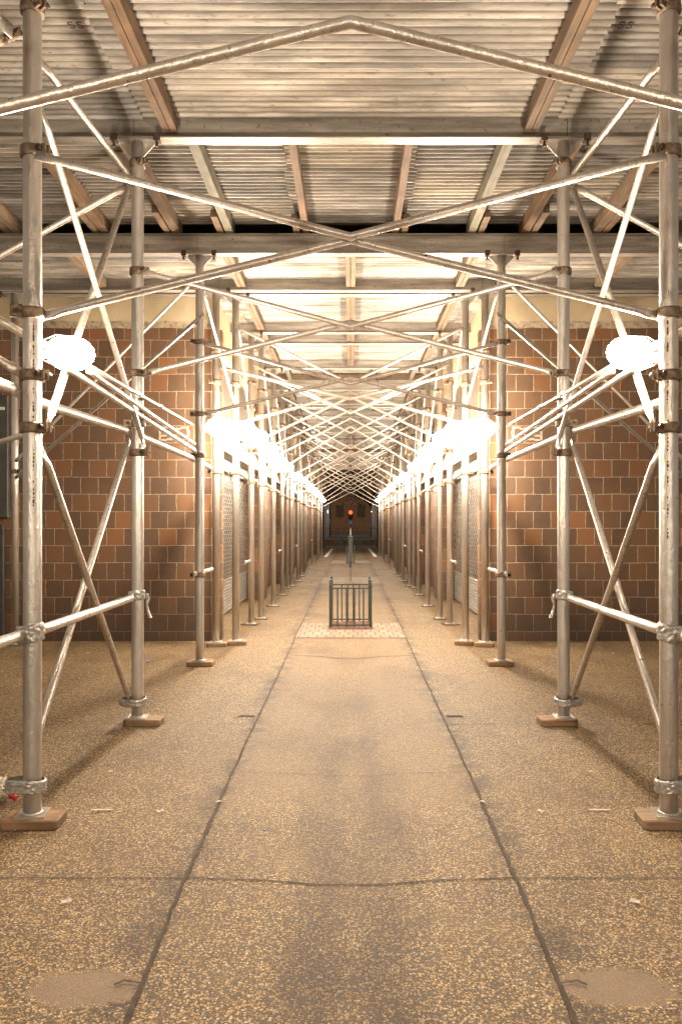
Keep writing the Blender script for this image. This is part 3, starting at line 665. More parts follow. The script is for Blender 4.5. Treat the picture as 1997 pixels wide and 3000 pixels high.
    # upper diagonals of the deeper bays
    for a, b_ in ((2, 4), (4, 5), (6, 7), (7, 8), (8, 9), (11, 12), (14, 15), (16, 17)):
        pipe([q(a, 3.62, 0.03, 0.02), q(b_, 2.75, -0.02, -0.02)], 0.016, 'bright diagonal pipe under the roof between the %s and %s %s posts' % (ORD[a], ORD[b_], sd), G)
    for a, b_ in ((7, 8), (8, 9), (11, 12)):
        pipe([q(b_, 3.2, -0.02, -0.02), q(a, 2.05, -0.03, 0.02)], 0.019, 'thin diagonal pipe low in the bay between the %s and %s %s posts' % (ORD[a], ORD[b_], sd), G)
    # conduits that carry the lamps
    G4 = 'conduits stringing the lamps together'
    pipe([at(190, 834, 3.85), at(445, 978, 7.6)], 0.0125, 'thin conduit with couplings from the nearest to the second %s lamp' % sd, G4, 'brace', False, 'conduit', 10, couplings=(0.35, 0.55))
    pipe([at(140, 838, 3.72), at(452, 1040, 7.66)], 0.018, 'rust spotted pipe slanting below the conduit behind the nearest %s lamp' % sd, G4, 'brace')
    pipe([at(200, 850, 4.0), at(450, 1024, 7.62)], 0.015, 'slim pipe between the conduit and the rust spotted pipe, %s side' % sd, G4, 'brace')

# ------------------------------------------------------------------ lamps on the string
LAMPS = [(-1.32, -0.9, 2.2), at(163, 812, 3.78), at(512, 985, 8.15), at(560, 990, 8.75), at(590, 1008, 9.7), (-1.16, 11.3, 2.42), (-1.18, 13.1, 2.38), (-1.20, 15.1, 2.46), (-1.18, 17.5, 2.42), (-1.2, 20.2, 2.5), (-1.2, 23.4, 2.5), (-1.2, 26, 2.5), (-1.2, 29, 2.5), (-1.22, 32.2, 2.5), (-1.25, 36.4, 2.5)]  # first entry is an unseen pair, added to light the foreground
def build_lamp(x, y, z, label):
    t = thing('caged_lamp', (x, y, z), label, 'lamp', 'caged work lamps along the posts')
    # jar lies on its side, axis across the walkway
    n = 28; prof = [(0.115*math.sin(q_)-0.003, max(0.004, 0.08*math.cos(q_))) for q_ in [math.radians(-88+11*k_) for k_ in range(17)]]
    mb = MB(); vs = []
    for (a, r) in prof:
        for k in range(n): th = 2*math.pi*k/n; vs.append((x+a, y+math.cos(th)*r, z+math.sin(th)*r))
    fs = [(i*n+k, (i+1)*n+k, (i+1)*n+(k+1) % n, i*n+(k+1) % n) for i in range(len(prof)-1) for k in range(n)]
    fs += [tuple(range(n)), tuple(range(len(prof)*n-1, (len(prof)-1)*n-1, -1))]
    mb.add(vs, fs, True); jar_ = mb.build('glass_jar', 'jar', t)
    mb = MB(); mb.lathe((x, y, z), [(max(0.002, 0.036*math.cos(q_)), 0.036*math.sin(q_)) for q_ in [math.radians(-85+17*k_) for k_ in range(11)]], 16); mb.build('bulb', 'lamp', jar_)
    mb = MB()
    mb.tube([(x-0.175, y, z), (x-0.112, y, z)], 0.036, 16); mb.build('socket', 'dark_iron', t)
    mb = MB()
    for k in range(6):
        th = 2*math.pi*k/6
        mb.tube([(x-0.13, y+math.cos(th)*0.05, z+math.sin(th)*0.05), (x-0.06, y+math.cos(th)*0.084, z+math.sin(th)*0.084), (x+0.05, y+math.cos(th)*0.078, z+math.sin(th)*0.078), (x+0.108, y+math.cos(th)*0.03, z+math.sin(th)*0.03)], 0.0025, 6)
    mb.build('wire_cage', 'brace', t)
    mb = MB(); mb.box(x-0.20, x-0.165, y-0.04, y+0.04, z-0.05, z+0.05, 0.008); mb.build('junction_box', 'post', t)
    return t
for S in (-1, 1):
    first = None
    for i, l in enumerate(LAMPS):
        lab = ('unseen caged lamp added behind the camera on the %s row' % side()) if i == 0 else 'blazing white caged lamp beside the %s row of posts, %s from the camera' % (side(), ORD[i-1])
        if first is None: first = build_lamp(l[0], l[1], l[2], lab)
        else:
            c = copy_tree(first if i < 3 else second); c.location = (-l[0] if S > 0 else l[0], l[1], l[2]); c['label'] = lab; c.rotation_euler = (0, 0.1*math.sin(i), 0); c.scale = (1.0,)*3 if i < 2 else ((1.3,)*3 if i < 7 else (1.05,)*3)
            if i == 2:
                for ch in [g_ for h_ in c.children for g_ in h_.children]:
                    if ch.name.startswith('bulb'): ch.data = ch.data.copy(); ch.data.materials[0] = M['lamp_small']
                second = c

# ------------------------------------------------------------------ roof: beams, joists, corrugated sheets
BEAMS = [3.60, 5.42, 7.70, 8.90, 9.06, 10.85, 11.5, 13.3, 15.4, 17.2, 17.7, 19.2, 21.1, 22.3, 24.6, 27.0, 30.5, 33.4, 37.3]
BZ0, BZ1 = 3.966, 4.155
XE = 4.25
def beam(y, label, fl=0.05):
    t = thing('steel_beam', (0, y, BZ0), label, 'beam', 'steel beams across the walkway', mirror=False)
    if y in (8.90, 9.06): fl = 0.05
    mb = MB()
    mb.box(-XE, XE, y-0.006, y+0.006, BZ0+0.008, BZ1-0.008); mb.build('web', 'beam', t, mirror=False)
    for z0, z1 in ((BZ0, BZ0+0.0078), (BZ1-0.0078, BZ1)):
        mb = MB(); mb.box(-XE, XE, y-fl, y+fl, z0, z1); mb.build('flange', 'beam', t, mirror=False)
    mb = MB()
    for s_ in (-1, 1):
        xx = s_*(1.47 if y < 7 or y > 8.5 else 1.48)
        mb.box(xx-0.0015, xx+0.0015, y-0.0085, y-0.006, BZ0+0.008, BZ1-0.008)
    mb.build('splice', 'dark_iron', t, mirror=False)
    return t
for i, y in enumerate(BEAMS):
    beam(y, 'weathered steel roof beam across the walkway, %s from the camera' % (ORD[i-1] if i else 'just above and outside the frame') if i else 'steel roof beam above the nearest posts, just outside the frame')
def sheet(x0, x1, y0, y1, z, label, seed):
    mb = MB(); pitch = 0.068; ny = max(8, int((y1-y0)/pitch*8)); nx = 7; vs = []
    if y0 > 16: ny = max(6, int((y1-y0)/pitch*5)); nx = 2
    rag = [0.012*noise.noise(Vector((j*1.7, seed, 0))) for j in range(ny+1)]
    for j in range(ny+1):
        y = y0 + (y1-y0)*j/ny; c = 0.016*math.cos(2*math.pi*(y-y0)/pitch)
        for i in range(nx+1):
            x = x0 + (x1-x0)*i/nx
            if i == 0: x += rag[j]
            if i == nx: x -= rag[j]
            sag = 0.004*noise.noise(Vector((x*1.3, y*2.0, seed)))
            yy = y + 0.003*noise.noise(Vector((x*0.9, y*0.5, seed+9)))
            vs.append((x, yy, z + c + sag))
    fs = []
    for j in range(ny):
        for i in range(nx): a = j*(nx+1)+i; fs.append((a, a+nx+1, a+nx+2, a+1))
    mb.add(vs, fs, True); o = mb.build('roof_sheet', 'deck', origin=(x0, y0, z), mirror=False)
    return tag(o, label, 'roof sheet', 'corrugated roof sheets')
LOW, HIGH = 4.112, 4.292
edges = [-4.0] + BEAMS
HIGHBAY = {(5.42, 7.70), (13.3, 15.4), (27.0, 30.5)}
bay = 0; used = {}
for a, b_ in zip(edges[:-1], edges[1:]):
    if b_ - a < 0.3:
        continue
    bay += 1
    hi = (a, b_) in HIGHBAY; z = HIGH if hi else LOW
    y0 = a + 0.02 if not hi else a - 0.05; y1 = b_ - 0.02 if not hi else b_ + 0.06
    if hi: cols = [(-XE, -2.3), (-2.33, -0.52), (-0.55, 0.55), (0.52, 2.33), (2.3, XE)]
    else: cols = [(-XE, -1.40), (-1.43, 1.43), (1.40, XE)]
    st = 0.62 if b_ < 16 else 10
    n = max(1, round((y1-y0)/st)); 
    if a < 0: n = 2
    for j in range(n):
        ya = y0 + (y1-y0)*j/n; yb = y0 + (y1-y0)*(j+1)/n + (0.03 if j < n-1 else 0)
        for k, (xa, xb) in enumerate(cols):
            cn = {3: ['left outer', 'middle', 'right outer'], 5: ['left outer', 'left inner', 'middle', 'right inner', 'right outer']}[len(cols)][k]
            strip_n = '' if n == 1 else ', strip %s from the front' % ORD[j].replace('nearest', 'first')
            where = 'before the first visible beam' if bay <= 2 else 'beyond the %s roof beam' % ORD[BEAMS.index(a)-1]
            if bay == 1: where = 'over the camera'
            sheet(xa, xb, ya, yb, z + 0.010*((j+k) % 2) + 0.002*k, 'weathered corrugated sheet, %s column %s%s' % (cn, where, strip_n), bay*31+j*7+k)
mb = MB(); mb.box(-XE-0.1, XE+0.1, -4.2, 13.6, 4.46, 4.50)  # added board layers that keep the sky from showing above the beams
tag(mb.build('sky_block_platform', 'dark_wood', origin=(0, 0, 4.46), mirror=False), 'added dark platform over the front roof sheets, blocking the sky in the gap', 'platform')
mb = MB(); mb.box(-XE-0.1, XE+0.1, 15.6, 38.0, 4.46, 4.50)
tag(mb.build('sky_block_platform', 'dark_wood', origin=(0, 15.6, 4.46), mirror=False), 'added dark platform over the far roof sheets, blocking the sky', 'platform')
for y_ in (15.4, 30.5):
    mb = MB(); mb.box(-XE, XE, y_-0.04, y_+0.04, BZ1+0.0035, 4.268, 0.004)
    tag(mb.build('timber_blocking', 'joist', origin=(0, y_, BZ1), mirror=False), 'timber blocking closing the gap on top of the roof beam %s' % {15.4: 'past the open bay', 13.3: 'before the open bay', 27.0: 'before the deepest high bay', 30.5: 'after the deepest high bay'}[y_], 'blocking')
# joists
def joist(x, y0, y1, z0, h, wd, label, double=False, mat='joist'):
    mb = MB()
    if double:
        mb.box(x-wd/2, x-0.002, y0, y1, z0, z0+h, 0.003); mb.box(x+0.002, x+wd/2, y0, y1, z0+0.001, z0+h, 0.003)
    else: mb.box(x-wd/2, x+wd/2, y0, y1, z0, z0+h, 0.003)
    o = mb.build('timber_joist', mat, origin=(x, y0, z0)); return tag(o, label, 'joist', 'timber joists under the roof sheets')
bay = 0
M['gjoist'] = wood_material('weathered_grey_timber', (0.23, 0.20, 0.135), (0.10, 0.08, 0.05), 1)
for a, b_ in zip(edges[:-1], edges[1:]):
    if b_ - a < 0.3: continue
    bay += 1; hi = (a, b_) in HIGHBAY
    where = 'in the front bay' if bay == 2 else ('over the camera' if bay == 1 else 'beyond the %s roof beam' % ORD[BEAMS.index(a)-1])
    for S in (-1, 1):
        sd = side()
        if hi:
            for k, x in enumerate((-0.43, -1.16, -1.67, -2.35, -3.2)):
                joist(x, a-0.05, b_+0.055, BZ1+0.003, 0.118, 0.075 if k else 0.06, '%s timber joist from the middle, %s, %s side' % (ORD[k].replace('nearest', 'first'), where, sd), False, 'joist' if k != 1 else 'gjoist')
                if a < 6: joist(x-0.085, b_-0.35-0.1*k, b_+0.05, BZ1+0.003, 0.07, 0.06, 'short timber packer beside the %s joist, %s side' % (ORD[k].replace('nearest', 'first'), sd))
        else:
            for k, x in enumerate((-1.21, -2.75)):
                joist(x, a+0.056, b_-0.056, BZ0+0.030, 0.10, 0.095, '%s double timber joist hung between beams, %s, %s side' % ('inner' if k == 0 else 'outer', where, sd), True)
    S = -1
    if not hi and bay > 2:
        mb = MB(); mb.box(-0.05, -0.003, a+0.056, b_-0.056, BZ0+0.03, BZ0+0.13, 0.003); mb.box(0.003, 0.05, a+0.056, b_-0.056, BZ0+0.03, BZ0+0.13, 0.003)
        tag(mb.build('timber_joist', 'joist', origin=(0, a, BZ0), mirror=False), 'pale double timber joist on the centre line, %s' % where, 'joist', 'timber joists under the roof sheets')

for ob in [o for o in bpy.data.objects if o.name.startswith('roof_sheet') and 'before the first visible beam' in o.get('label', '') and 'outer' in o['label'] and 'strip first' in o['label']]:
    sg = -1 if ob.location.x < -2 else 1
    wx, wy, wz = sg*1.50, 4.35, 4.083
    mb = MB()
    for k_ in (-1, 1):                                # the two letters S of the inked stamp
        cx = wx + k_*0.024; P_ = [(0.014, 0.02), (0.008, 0.026), (-0.008, 0.026), (-0.014, 0.018), (-0.010, 0.006), (0.010, -0.006), (0.014, -0.018), (0.008, -0.026), (-0.008, -0.026), (-0.014, -0.02)]
        mb.tube([(cx+a_, wy-b_, wz) for a_, b_ in P_], 0.003, 5)
    tx = mb.build('ink_stamp', 'mark', None, mirror=False); tx.parent = ob; tx.location = -ob.location
# ------------------------------------------------------------------ buildings (one each side)
def quadbox(mb, x0, x1, y0, y1, z0, z1): return mb.box(min(x0, x1), max(x0, x1), y0, y1, z0, z1)
for S in (-1, 1):
    sd = side()
    bld = thing('brown_building', (-3, 9.3, 0), 'long shop building of square brown blocks closing the %s side of the walkway' % sd, 'building')
    # front wall
    mb = MB(); mb.box(-9.0, -1.62, 9.30, 9.6, 0, 3.66); mb.build('wall', 'tile', bld)
    mb = MB()                                         # chamfered corner
    vs = [(-1.619, 9.301), (-1.52, 9.42), (-1.52, 9.55), (-1.9, 9.55), (-1.9, 9.68), (-1.95, 9.68)]
    mb.add([(x, y, 0) for x, y in vs] + [(x, y, 3.66) for x, y in vs], [(i, (i+1) % 6, 6+(i+1) % 6, 6+i) for i in range(6)] + [tuple(range(5, -1, -1)), tuple(range(6, 12))])
    mb.build('corner_pier', 'tile_side', bld)
    # chipped mortar line and cream band
    mb = MB(); n = 60; vs = []
    for i in range(n+1):
        x = -9.0 + (9.0-1.6)*i/n; e = 0.05 + 0.035*noise.noise(Vector((x*2.1, 0, 0))) + 0.02*noise.noise(Vector((x*9, 1, 0)))
        vs += [(x, 9.294, 3.70 - e), (x, 9.294, 3.74)]
    mb.add(vs, [(2*i, 2*i+2, 2*i+3, 2*i+1) for i in range(n)]); mb.build('mortar_edge', 'mortar', bld)
    mb = MB(); mb.box(-9.0, -1.60, 9.285, 9.7, 3.735, 6.0); mb.build('fascia', 'cream', bld)
    mb = MB(); mb.box(-9.0, -1.60, 9.29, 9.6, 3.66, 3.735); mb.build('mortar_bed', 'mortar', bld)
    # long side fascia, signboards, facade
    mb = MB(); mb.box(-9.0, -1.63, 9.71, 51.5, 3.56, 6.0); mb.build('fascia', 'cream', bld)
    yy = 9.69
    k = 0
    while yy < 50:
        L = 4.80 if k == 0 else [2.7, 3.4, 2.9, 3.8, 3.1][k % 5]
        ye = min(yy+L, 51)
        mb = MB(); mb.box(-1.93, -1.72, yy, ye, 2.62, 3.555); mb.build('sign_board', 'dark_wood' if k % 3 != 2 else 'grey_board', bld)
        mb = MB()                                     # sloping pale awning fascia
        mb.add([(-1.72, yy, 2.62), (-1.60, yy, 2.30), (-1.60, ye, 2.30), (-1.72, ye, 2.62), (-1.93, yy, 2.62), (-1.93, yy, 2.30), (-1.93, ye, 2.30), (-1.93, ye, 2.62)],
               [(0, 1, 2, 3), (4, 0, 3, 7), (5, 6, 2, 1), (0, 4, 5, 1), (3, 2, 6, 7)]); mb.build('awning', 'pale_board', bld)
        if k % 2 == 0:                                # lattice roller shutter
            sh = MB(); sh.box(-1.99, -1.80, yy, ye, 2.14, 2.30); sh = sh.build('shutter', 'shutter', bld)
            mb = MB(); nrow = 11
            for r_ in range(nrow):                    # solid corrugated lower slats
                z0 = 0.02 + r_*0.047
                mb.add([(-1.90, yy+0.02, z0), (-1.885, yy+0.02, z0+0.012), (-1.885, yy+0.02, z0+0.036), (-1.90, yy+0.02, z0+0.047), (-1.90, ye-0.02, z0), (-1.885, ye-0.02, z0+0.012), (-1.885, ye-0.02, z0+0.036), (-1.90, ye-0.02, z0+0.047)],
                       [(0, 4, 5, 1), (1, 5, 6, 2), (2, 6, 7, 3)])
            mb.build('slats', 'shutter', sh)
            mb = MB(); st = 0.060 if k == 0 else 0.085; z = 0.555; r_ = 0; ph_ = 0.19 if k == 0 else 0.22
            while z < 2.13:
                mb.tube([(-1.895, yy+0.02, z), (-1.895, ye-0.02, z)], 0.0038, 6)
                y_ = yy+0.03 + (ph_*0.5 if r_ % 2 else 0)
                while y_ < ye-0.06:
                    mb.box(-1.900, -1.888, y_, y_+ph_*0.30, z+0.0045, z+st-0.0045); y_ += ph_
                z += st; r_ += 1
            mb.build('lattice', 'lattice', sh)
            mb = MB(); mb.box(-2.55, -2.50, yy, ye, 0, 2.3); mb.build('shop_interior', 'void', bld)
        else:
            mb = MB(); mb.box(-2.1, -1.80, yy, ye, 0, 2.3); mb.build('side_wall', 'tile_side', bld)
            mb = MB(); mb.box(-1.799, -1.76, yy+0.5, yy+1.4, 0.01, 2.1, 0.01); d = mb.build('door', 'dark_door', bld)
            mb = MB(); mb.tube([(-1.76, yy+0.6, 1.0), (-1.69, yy+0.6, 1.0), (-1.69, yy+0.6, 1.1)], 0.012, 8); mb.build('handle', 'brace', d)
        if ye < 50:
            mb = MB(); mb.box(-2.3, -1.57, ye+0.003, ye+0.50, 0, 3.56); mb.build('pier', 'tile_side', bld)
        yy = ye + 0.503; k += 1
    # glue outline left by a removed sign
    mb = MB(); o4 = []
    ring_o = [(367, 1013), (366, 985), (372, 981), (385, 984), (400, 987), (420, 983), (433, 982), (438, 1000), (434, 1008), (430, 1004), (428, 992), (418, 990), (400, 992), (384, 990), (376, 988), (371, 994), (372, 1004), (385, 1002), (398, 1003), (398, 1006), (380, 1008), (375, 1010), (385, 1012), (400, 1009), (412, 1013), (400, 1015), (380, 1016)]
    vs = []
    ql = [(365, 983, 372, 990), (374, 982, 388, 986), (386, 983, 402, 987), (400, 985, 418, 989), (416, 982, 432, 986), (429, 981, 435, 992), (431, 990, 437, 1001), (430, 998, 436, 1007), (366, 988, 371, 1002), (368, 1000, 384, 1005), (382, 999, 399, 1003), (366, 1002, 371, 1013), (370, 1010, 386, 1015), (384, 1008, 402, 1013), (404, 1010, 414, 1014), (422, 1008, 433, 1012)]
    for (a, b_, c_, d_) in ql:
        pts = []
        for i in range(14):
            th = 2*math.pi*i/14; r_ = 1 + 0.25*noise.noise(Vector((a+math.cos(th), b_+math.sin(th), 0)))
            pts.append(at((a+c_)/2 + (c_-a)*0.56*math.cos(th)*r_, (b_+d_)/2 + (d_-b_)*0.5*math.sin(th)*r_, 9.3))
        yo = 9.297 - 0.0002*len(o4); o4.append(1)
        mb.add([(v.x, yo, v.z) for v in pts], [tuple(range(13, -1, -1))])
    mb.build('glue_mark', 'glue', bld)
    # dark door and grey board at the outer end
    mb = MB(); mb.box(-5.2, -4.02, 9.24, 9.298, 0.01, 1.36, 0.01); mb.build('door', 'dark_door', bld)
    mb = MB(); mb.box(-5.4, -3.96, 9.22, 9.297, 1.44, 2.86, 0.01); sb = mb.build('sign_board', 'grey_board', bld)
    mb = MB(); zt = py2z(936, 9.2); zb = py2z(976, 9.2); xr = -4.0
    mb.box(xr-0.15, xr+0.0, 9.205, 9.2195, zt-0.035, zt); mb.box(xr-0.092, xr-0.058, 9.205, 9.2195, zb, zt-0.0351); mb.build('letter', 'white_paint', sb)
S = -1

# ------------------------------------------------------------------ tree guards
def finial(mb, x, y, z):
    mb.lathe((x, y, z), [(0.020, 0), (0.024, 0.006), (0.012, 0.014), (0.022, 0.026), (0.022, 0.034), (0.008, 0.042), (0.008, 0.046), (0.017, 0.055), (0.019, 0.064), (0.012, 0.074), (0.002, 0.078)], 14)
def twisted(mb, x, y, z0, z1, r=0.009, turns=5):
    vs = []; n = 40
    for j in range(n+1):
        t = j/n; a0 = turns*2*math.pi*t
        for k in range(4): a = a0 + k*math.pi/2; vs.append((x+math.cos(a)*r*1.25, y+math.sin(a)*r*1.25, z0+(z1-z0)*t))
    mb.add(vs, [(4*j+k, 4*j+(k+1) % 4, 4*j+4+(k+1) % 4, 4*j+4+k) for j in range(n) for k in range(4)])
def guard(y0, y1, hw, label, bars=(-0.169, -0.052, 0.052, 0.169), post_w=0.017, back=True, h=0.565):
    t = thing('tree_guard', (0, (y0+y1)/2, 0), label, 'tree guard', 'iron tree guards down the middle', mirror=False)
    for y in (y0, y1) if back else (y0,):
        for s_ in (-1, 1):
            x = s_*hw; mb = MB(); mb.box(x-post_w, x+post_w, y-post_w, y+post_w, 0, h, 0.003); p_ = mb.build('corner_post', 'green_paint', t, mirror=False)
            f_ = MB(); finial(f_, x, y, h); f_.build('finial', 'green_paint', p_, mirror=False)
        for z in (0.05, 0.53):
            mb = MB(); mb.box(-hw+post_w, hw-post_w, y-0.006, y+0.006, z-0.008, z+0.008); mb.build('rail', 'green_paint', t, mirror=False)
        for i, x in enumerate(bars):
            xx = x*(1 if y == y0 else 0.72)
            mb = MB()
            if y == y0: twisted(mb, xx, y, 0.02, 0.522)
            else: mb.box(xx-0.008, xx+0.008, y-0.0055, y+0.0055, 0.02, 0.522)
            mb.build('bar', 'green_paint', t, mirror=False)
    for s_ in (-1, 1):
        for z in (0.05, 0.53):
            mb = MB(); x = s_*hw; mb.box(x-0.006, x+0.006, y0+post_w, y1-post_w, z-0.008, z+0.008); mb.build('rail', 'green_paint', t, mirror=False)
    return t
guard(10.40, 11.05, 0.262, 'dark green iron tree guard with ball finials on the pale pavers, nearest')
# slender pointed guard seen end on
t = thing('tree_guard', (0, 19.3, 0), 'tall narrow dark tree guard tapering to a foot, with a tan pointed tip', 'tree guard', 'iron tree guards down the middle', mirror=False)
mb = MB()
for s_ in (-1, 1):
    mb.add([(s_*0.004, 19.3, 0.0), (s_*0.016, 19.3, 0.0), (s_*0.055, 19.34, 1.06), (s_*0.040, 19.34, 1.06), (s_*0.004, 19.33, 0.0), (s_*0.016, 19.33, 0.0), (s_*0.055, 19.37, 1.06), (s_*0.040, 19.37, 1.06)], [(0, 1, 2, 3), (7, 6, 5, 4), (0, 3, 7, 4), (1, 5, 6, 2)])
mb.build('side_frame', 'green_paint', t, mirror=False)
mb = MB(); mb.box(-0.02, 0.02, 19.33, 19.36, 0.35, 1.06); mb.build('centre_post', 'green_paint', t, mirror=False)
mb = MB(); mb.box(-0.065, 0.065, 19.31, 19.40, 1.06, 1.10, 0.01); mb.box(-0.035, 0.035, 19.31, 19.34, 0.33, 0.36); mb.build('cap', 'green_paint', t, mirror=False)
mb = MB(); mb.lathe((0, 19.35, 1.10), [(0.024, 0), (0.012, 0.10), (0.002, 0.19)], 10); mb.build('pointed_tip', 'pale_board', t, mirror=False)
guard(28.0, 28.6, 0.13, 'slim dark tree guard just beyond the tall narrow one', bars=(-0.05, 0.05))
guard(45.6, 46.4, 0.50, 'wide dark tree guard farthest down the walkway', bars=(-0.35, -0.2, -0.08, 0.08, 0.2, 0.35), post_w=0.03)

# ------------------------------------------------------------------ far end of the walkway
mb = MB(); mb.box(-9, 9, 52.2, 52.6, 0, 0.42, 0.02)
tag(mb.build('retaining_wall', 'low_wall', origin=(0, 52.2, 0), mirror=False), 'low brown concrete wall closing the far end of the walkway', 'wall')
f = thing('street_fence', (0, 52.4, 0.42), 'dark picket fence with brown rails on top of the low far wall', 'fence', mirror=False)
for z, hh in ((0.55, 0.02), (1.17, 0.025)):
    mb = MB(); mb.tube([(-9, 52.4, z+0.06), (-4, 52.4, z+0.02), (0, 52.4, z), (4, 52.4, z+0.02), (9, 52.4, z+0.06)], hh, 10); mb.build('rail', 'fence_rail', f, mirror=False)
for s_ in range(-4, 4):
    mb = MB()
    for k in range(18): x = s_*2.0 + 0.055 + k*0.111; mb.box(x-0.008, x+0.008, 52.392, 52.408, 0.42, 1.05)
    mb.box(s_*2.0+0.005, s_*2.0+1.995, 52.39, 52.41, 0.97, 0.985); mb.build('picket_panel', 'fence', f, mirror=False)
# far brown building and bare trees across the road
mb = MB(); mb.box(-30, 30, 150, 160, 0, 26)
fb = thing('far_building', (0, 150, 0), 'dark brown building far across the street beyond the fence', 'building', mirror=False)
mb.build('facade', 'far_brick', fb, mirror=False)
for r_ in range(5):
    for k in range(12):
        x = -22 + 4*k; z = 3 + r_*4.5
        mb = MB(); mb.box(x-0.7, x+0.7, 149.9, 149.99, z, z+2.2); mb.build('window', 'far_window', fb, mirror=False)
def tree(x, y, h, seed, label):
    random.seed(seed); t = thing('bare_tree', (x, y, 0), label, 'tree', 'trees across the far street', mirror=False)
    mb = MB(); mb.tube([(x, y, 0), (x+0.1, y, h*0.25), (x, y, h*0.5)], 0.2, 10, rfun=lambda q_: 0.22*(1-0.4*q_)); mb.build('trunk', 'bark', t, mirror=False)
    br_ = MB(); tips = []
    for k in range(12):
        a = random.uniform(0, 6.28); z0 = h*random.uniform(0.3, 0.5); L = h*random.uniform(0.3, 0.55)
        p1 = Vector((x+math.cos(a)*L*0.4, y+math.sin(a)*L*0.4, z0+L*0.35)); p2 = p1 + Vector((math.cos(a+0.4)*L*0.35, math.sin(a+.4)*L*0.35, L*0.4))
        br_.tube([(x, y, z0), p1, p2], 0.08, 6, rfun=lambda q_: 0.09*(1-0.85*q_)); tips += [p1, p2]
    br_.build('branches', 'bark', t, mirror=False)
    lf = MB()
    for k in range(1500):
        c = random.choice(tips) + Vector((random.gauss(0, 0.9), random.gauss(0, 0.9), random.gauss(0, 0.8))); s_ = random.uniform(0.08, 0.2)
        u = Vector((random.uniform(-1, 1), random.uniform(-1, 1), random.uniform(-1, 1))).normalized(); v = u.orthogonal().normalized()
        lf.add([c-u*s_, c+v*s_*0.6, c+u*s_, c-v*s_*0.6], [(0, 1, 2, 3)])
    lf.build('crown', 'leaf', t, mirror=False)
for i, (x, y, h) in enumerate([(-6.5, 75, 9), (6.5, 75, 9), (-2.6, 95, 11), (2.6, 95, 11), (-12, 90, 12), (12, 90, 12)]):
    tree(x, y, h, 20+i//2, 'dark sparse tree beyond the far fence, %s %s' % (['nearer outer', 'central', 'far outer'][i//2], 'left' if x < 0 else 'right'))
random.seed(11)
# signal and street lamps
t = thing('traffic_light', (0, 88, 0), 'traffic light glowing red at the far end of the walkway', 'traffic light', mirror=False)
mb = MB(); mb.tube([(0, 88, 0), (0, 88, 3.2)], 0.06, 10); mb.build('pole', 'black_iron', t, mirror=False)
mb = MB(); mb.box(-0.26, 0.26, 87.75, 87.95, 2.0, 3.05, 0.03); h_ = mb.build('housing', 'black_iron', t, mirror=False)
mb = MB(); mb.tube([(0, 87.66, 2.80), (0, 87.75, 2.80)], 0.22, 16); mb.build('red_lens', 'red_light', h_, mirror=False)
t = thing('street_sign', (0, 86, 0), 'small white and blue sign below the red traffic light', 'sign', mirror=False)
mb = MB(); mb.tube([(0, 86, 0), (0, 86, 1.95)], 0.03, 8); mb.build('pole', 'black_iron', t, mirror=False)
mb = MB()
for z in (1.50, 1.66): mb.add([(-0.12, 85.95, z), (0, 85.95, z+0.1), (0.12, 85.95, z), (0.12, 85.95, z+0.06), (0, 85.95, z+0.16), (-0.12, 85.95, z+0.06)], [(0, 1, 4, 5), (1, 2, 3, 4)])
mb.build('chevrons', 'white_paint', t, mirror=False)
mb = MB(); mb.box(-0.15, 0.15, 85.955, 85.965, 1.45, 1.90); mb.build('panel', 'blue_panel', t, mirror=False)
for S in (-1, 1):
    t = thing('street_lamp', (-3.3, 118, 0), 'far cool white street lamp on the %s' % side(), 'street lamp', 'cool white street lamps beyond the fence')
    mb = MB(); mb.tube([(-3.3, 118, 0), (-3.3, 118, 3.3)], 0.06, 8); mb.build('pole', 'black_iron', t)
    mb = MB(); mb.lathe((-3.3, 118, 3.2), [(0.08, 0), (0.2, 0.12), (0.22, 0.24), (0.12, 0.38), (0.02, 0.42)], 12); mb.build('globe', 'white_light', t)
    t = thing('bus_shelter', (-2.4, 80, 0), 'pale posts with blue panels across the far street, %s side' % side(), 'shelter')
    for x in (-2.55, -2.35, -2.2):
        mb = MB(); mb.tube([(x, 80, 0), (x, 80, 3.6)], 0.05, 8); mb.build('post', 'white_paint', t)
    for x0, x1 in ((-2.78, -2.6), (-2.15, -1.98)):
        mb = MB(); mb.box(x0, x1, 79.98, 80.02, 1.45, 2.0); mb.build('panel', 'blue_panel', t)
    mb = MB(); mb.box(-2.7, -2.1, 79.8, 80.2, 3.6, 3.7); mb.build('roof', 'grey_board', t)
S = -1

# ------------------------------------------------------------------ dry vines caught under the roof
def vine(x, y, z, L, seed, label, dx):
    random.seed(seed); mb = MB()
    def grow(p, d, r, n, lev):
        pts = [p]
        for k in range(n):
            d = (d + Vector((random.gauss(0, 0.35), random.gauss(0, 0.2), random.gauss(0, 0.35)))).normalized(); p = p + d*L/n; pts.append(p)
            if lev < 2 and random.random() < 0.45: grow(p, (d + Vector((random.gauss(0, 0.8), 0, random.gauss(0, 0.8)))).normalized(), r*0.6, max(3, n-3), lev+1)
        mb.tube(pts, r, 6, rfun=lambda q_: r*(1-0.7*q_))
    grow(Vector((x, y, z)), Vector((dx, 0, -0.25)).normalized(), 0.012, 8, 0)
    return tag(mb.build('dry_vine', 'twig', origin=(x, y, z)), label, 'vine', 'dry vines caught under the roof')
for S in (-1, 1):
    vine(-0.75, 14.6, 4.1, 0.6, 3, 'fine dry vine hanging in the open bay, %s of centre' % side(), 1)
    vine(-0.9, 18.3, 3.85, 0.7, 5, 'dry vine tangle midway down the tunnel roof, %s of centre' % side(), 1)
    vine(-0.9, 20.6, 3.75, 0.9, 9, 'thick dark vine branch deep in the tunnel roof, %s of centre' % side(), 1)
S = -1
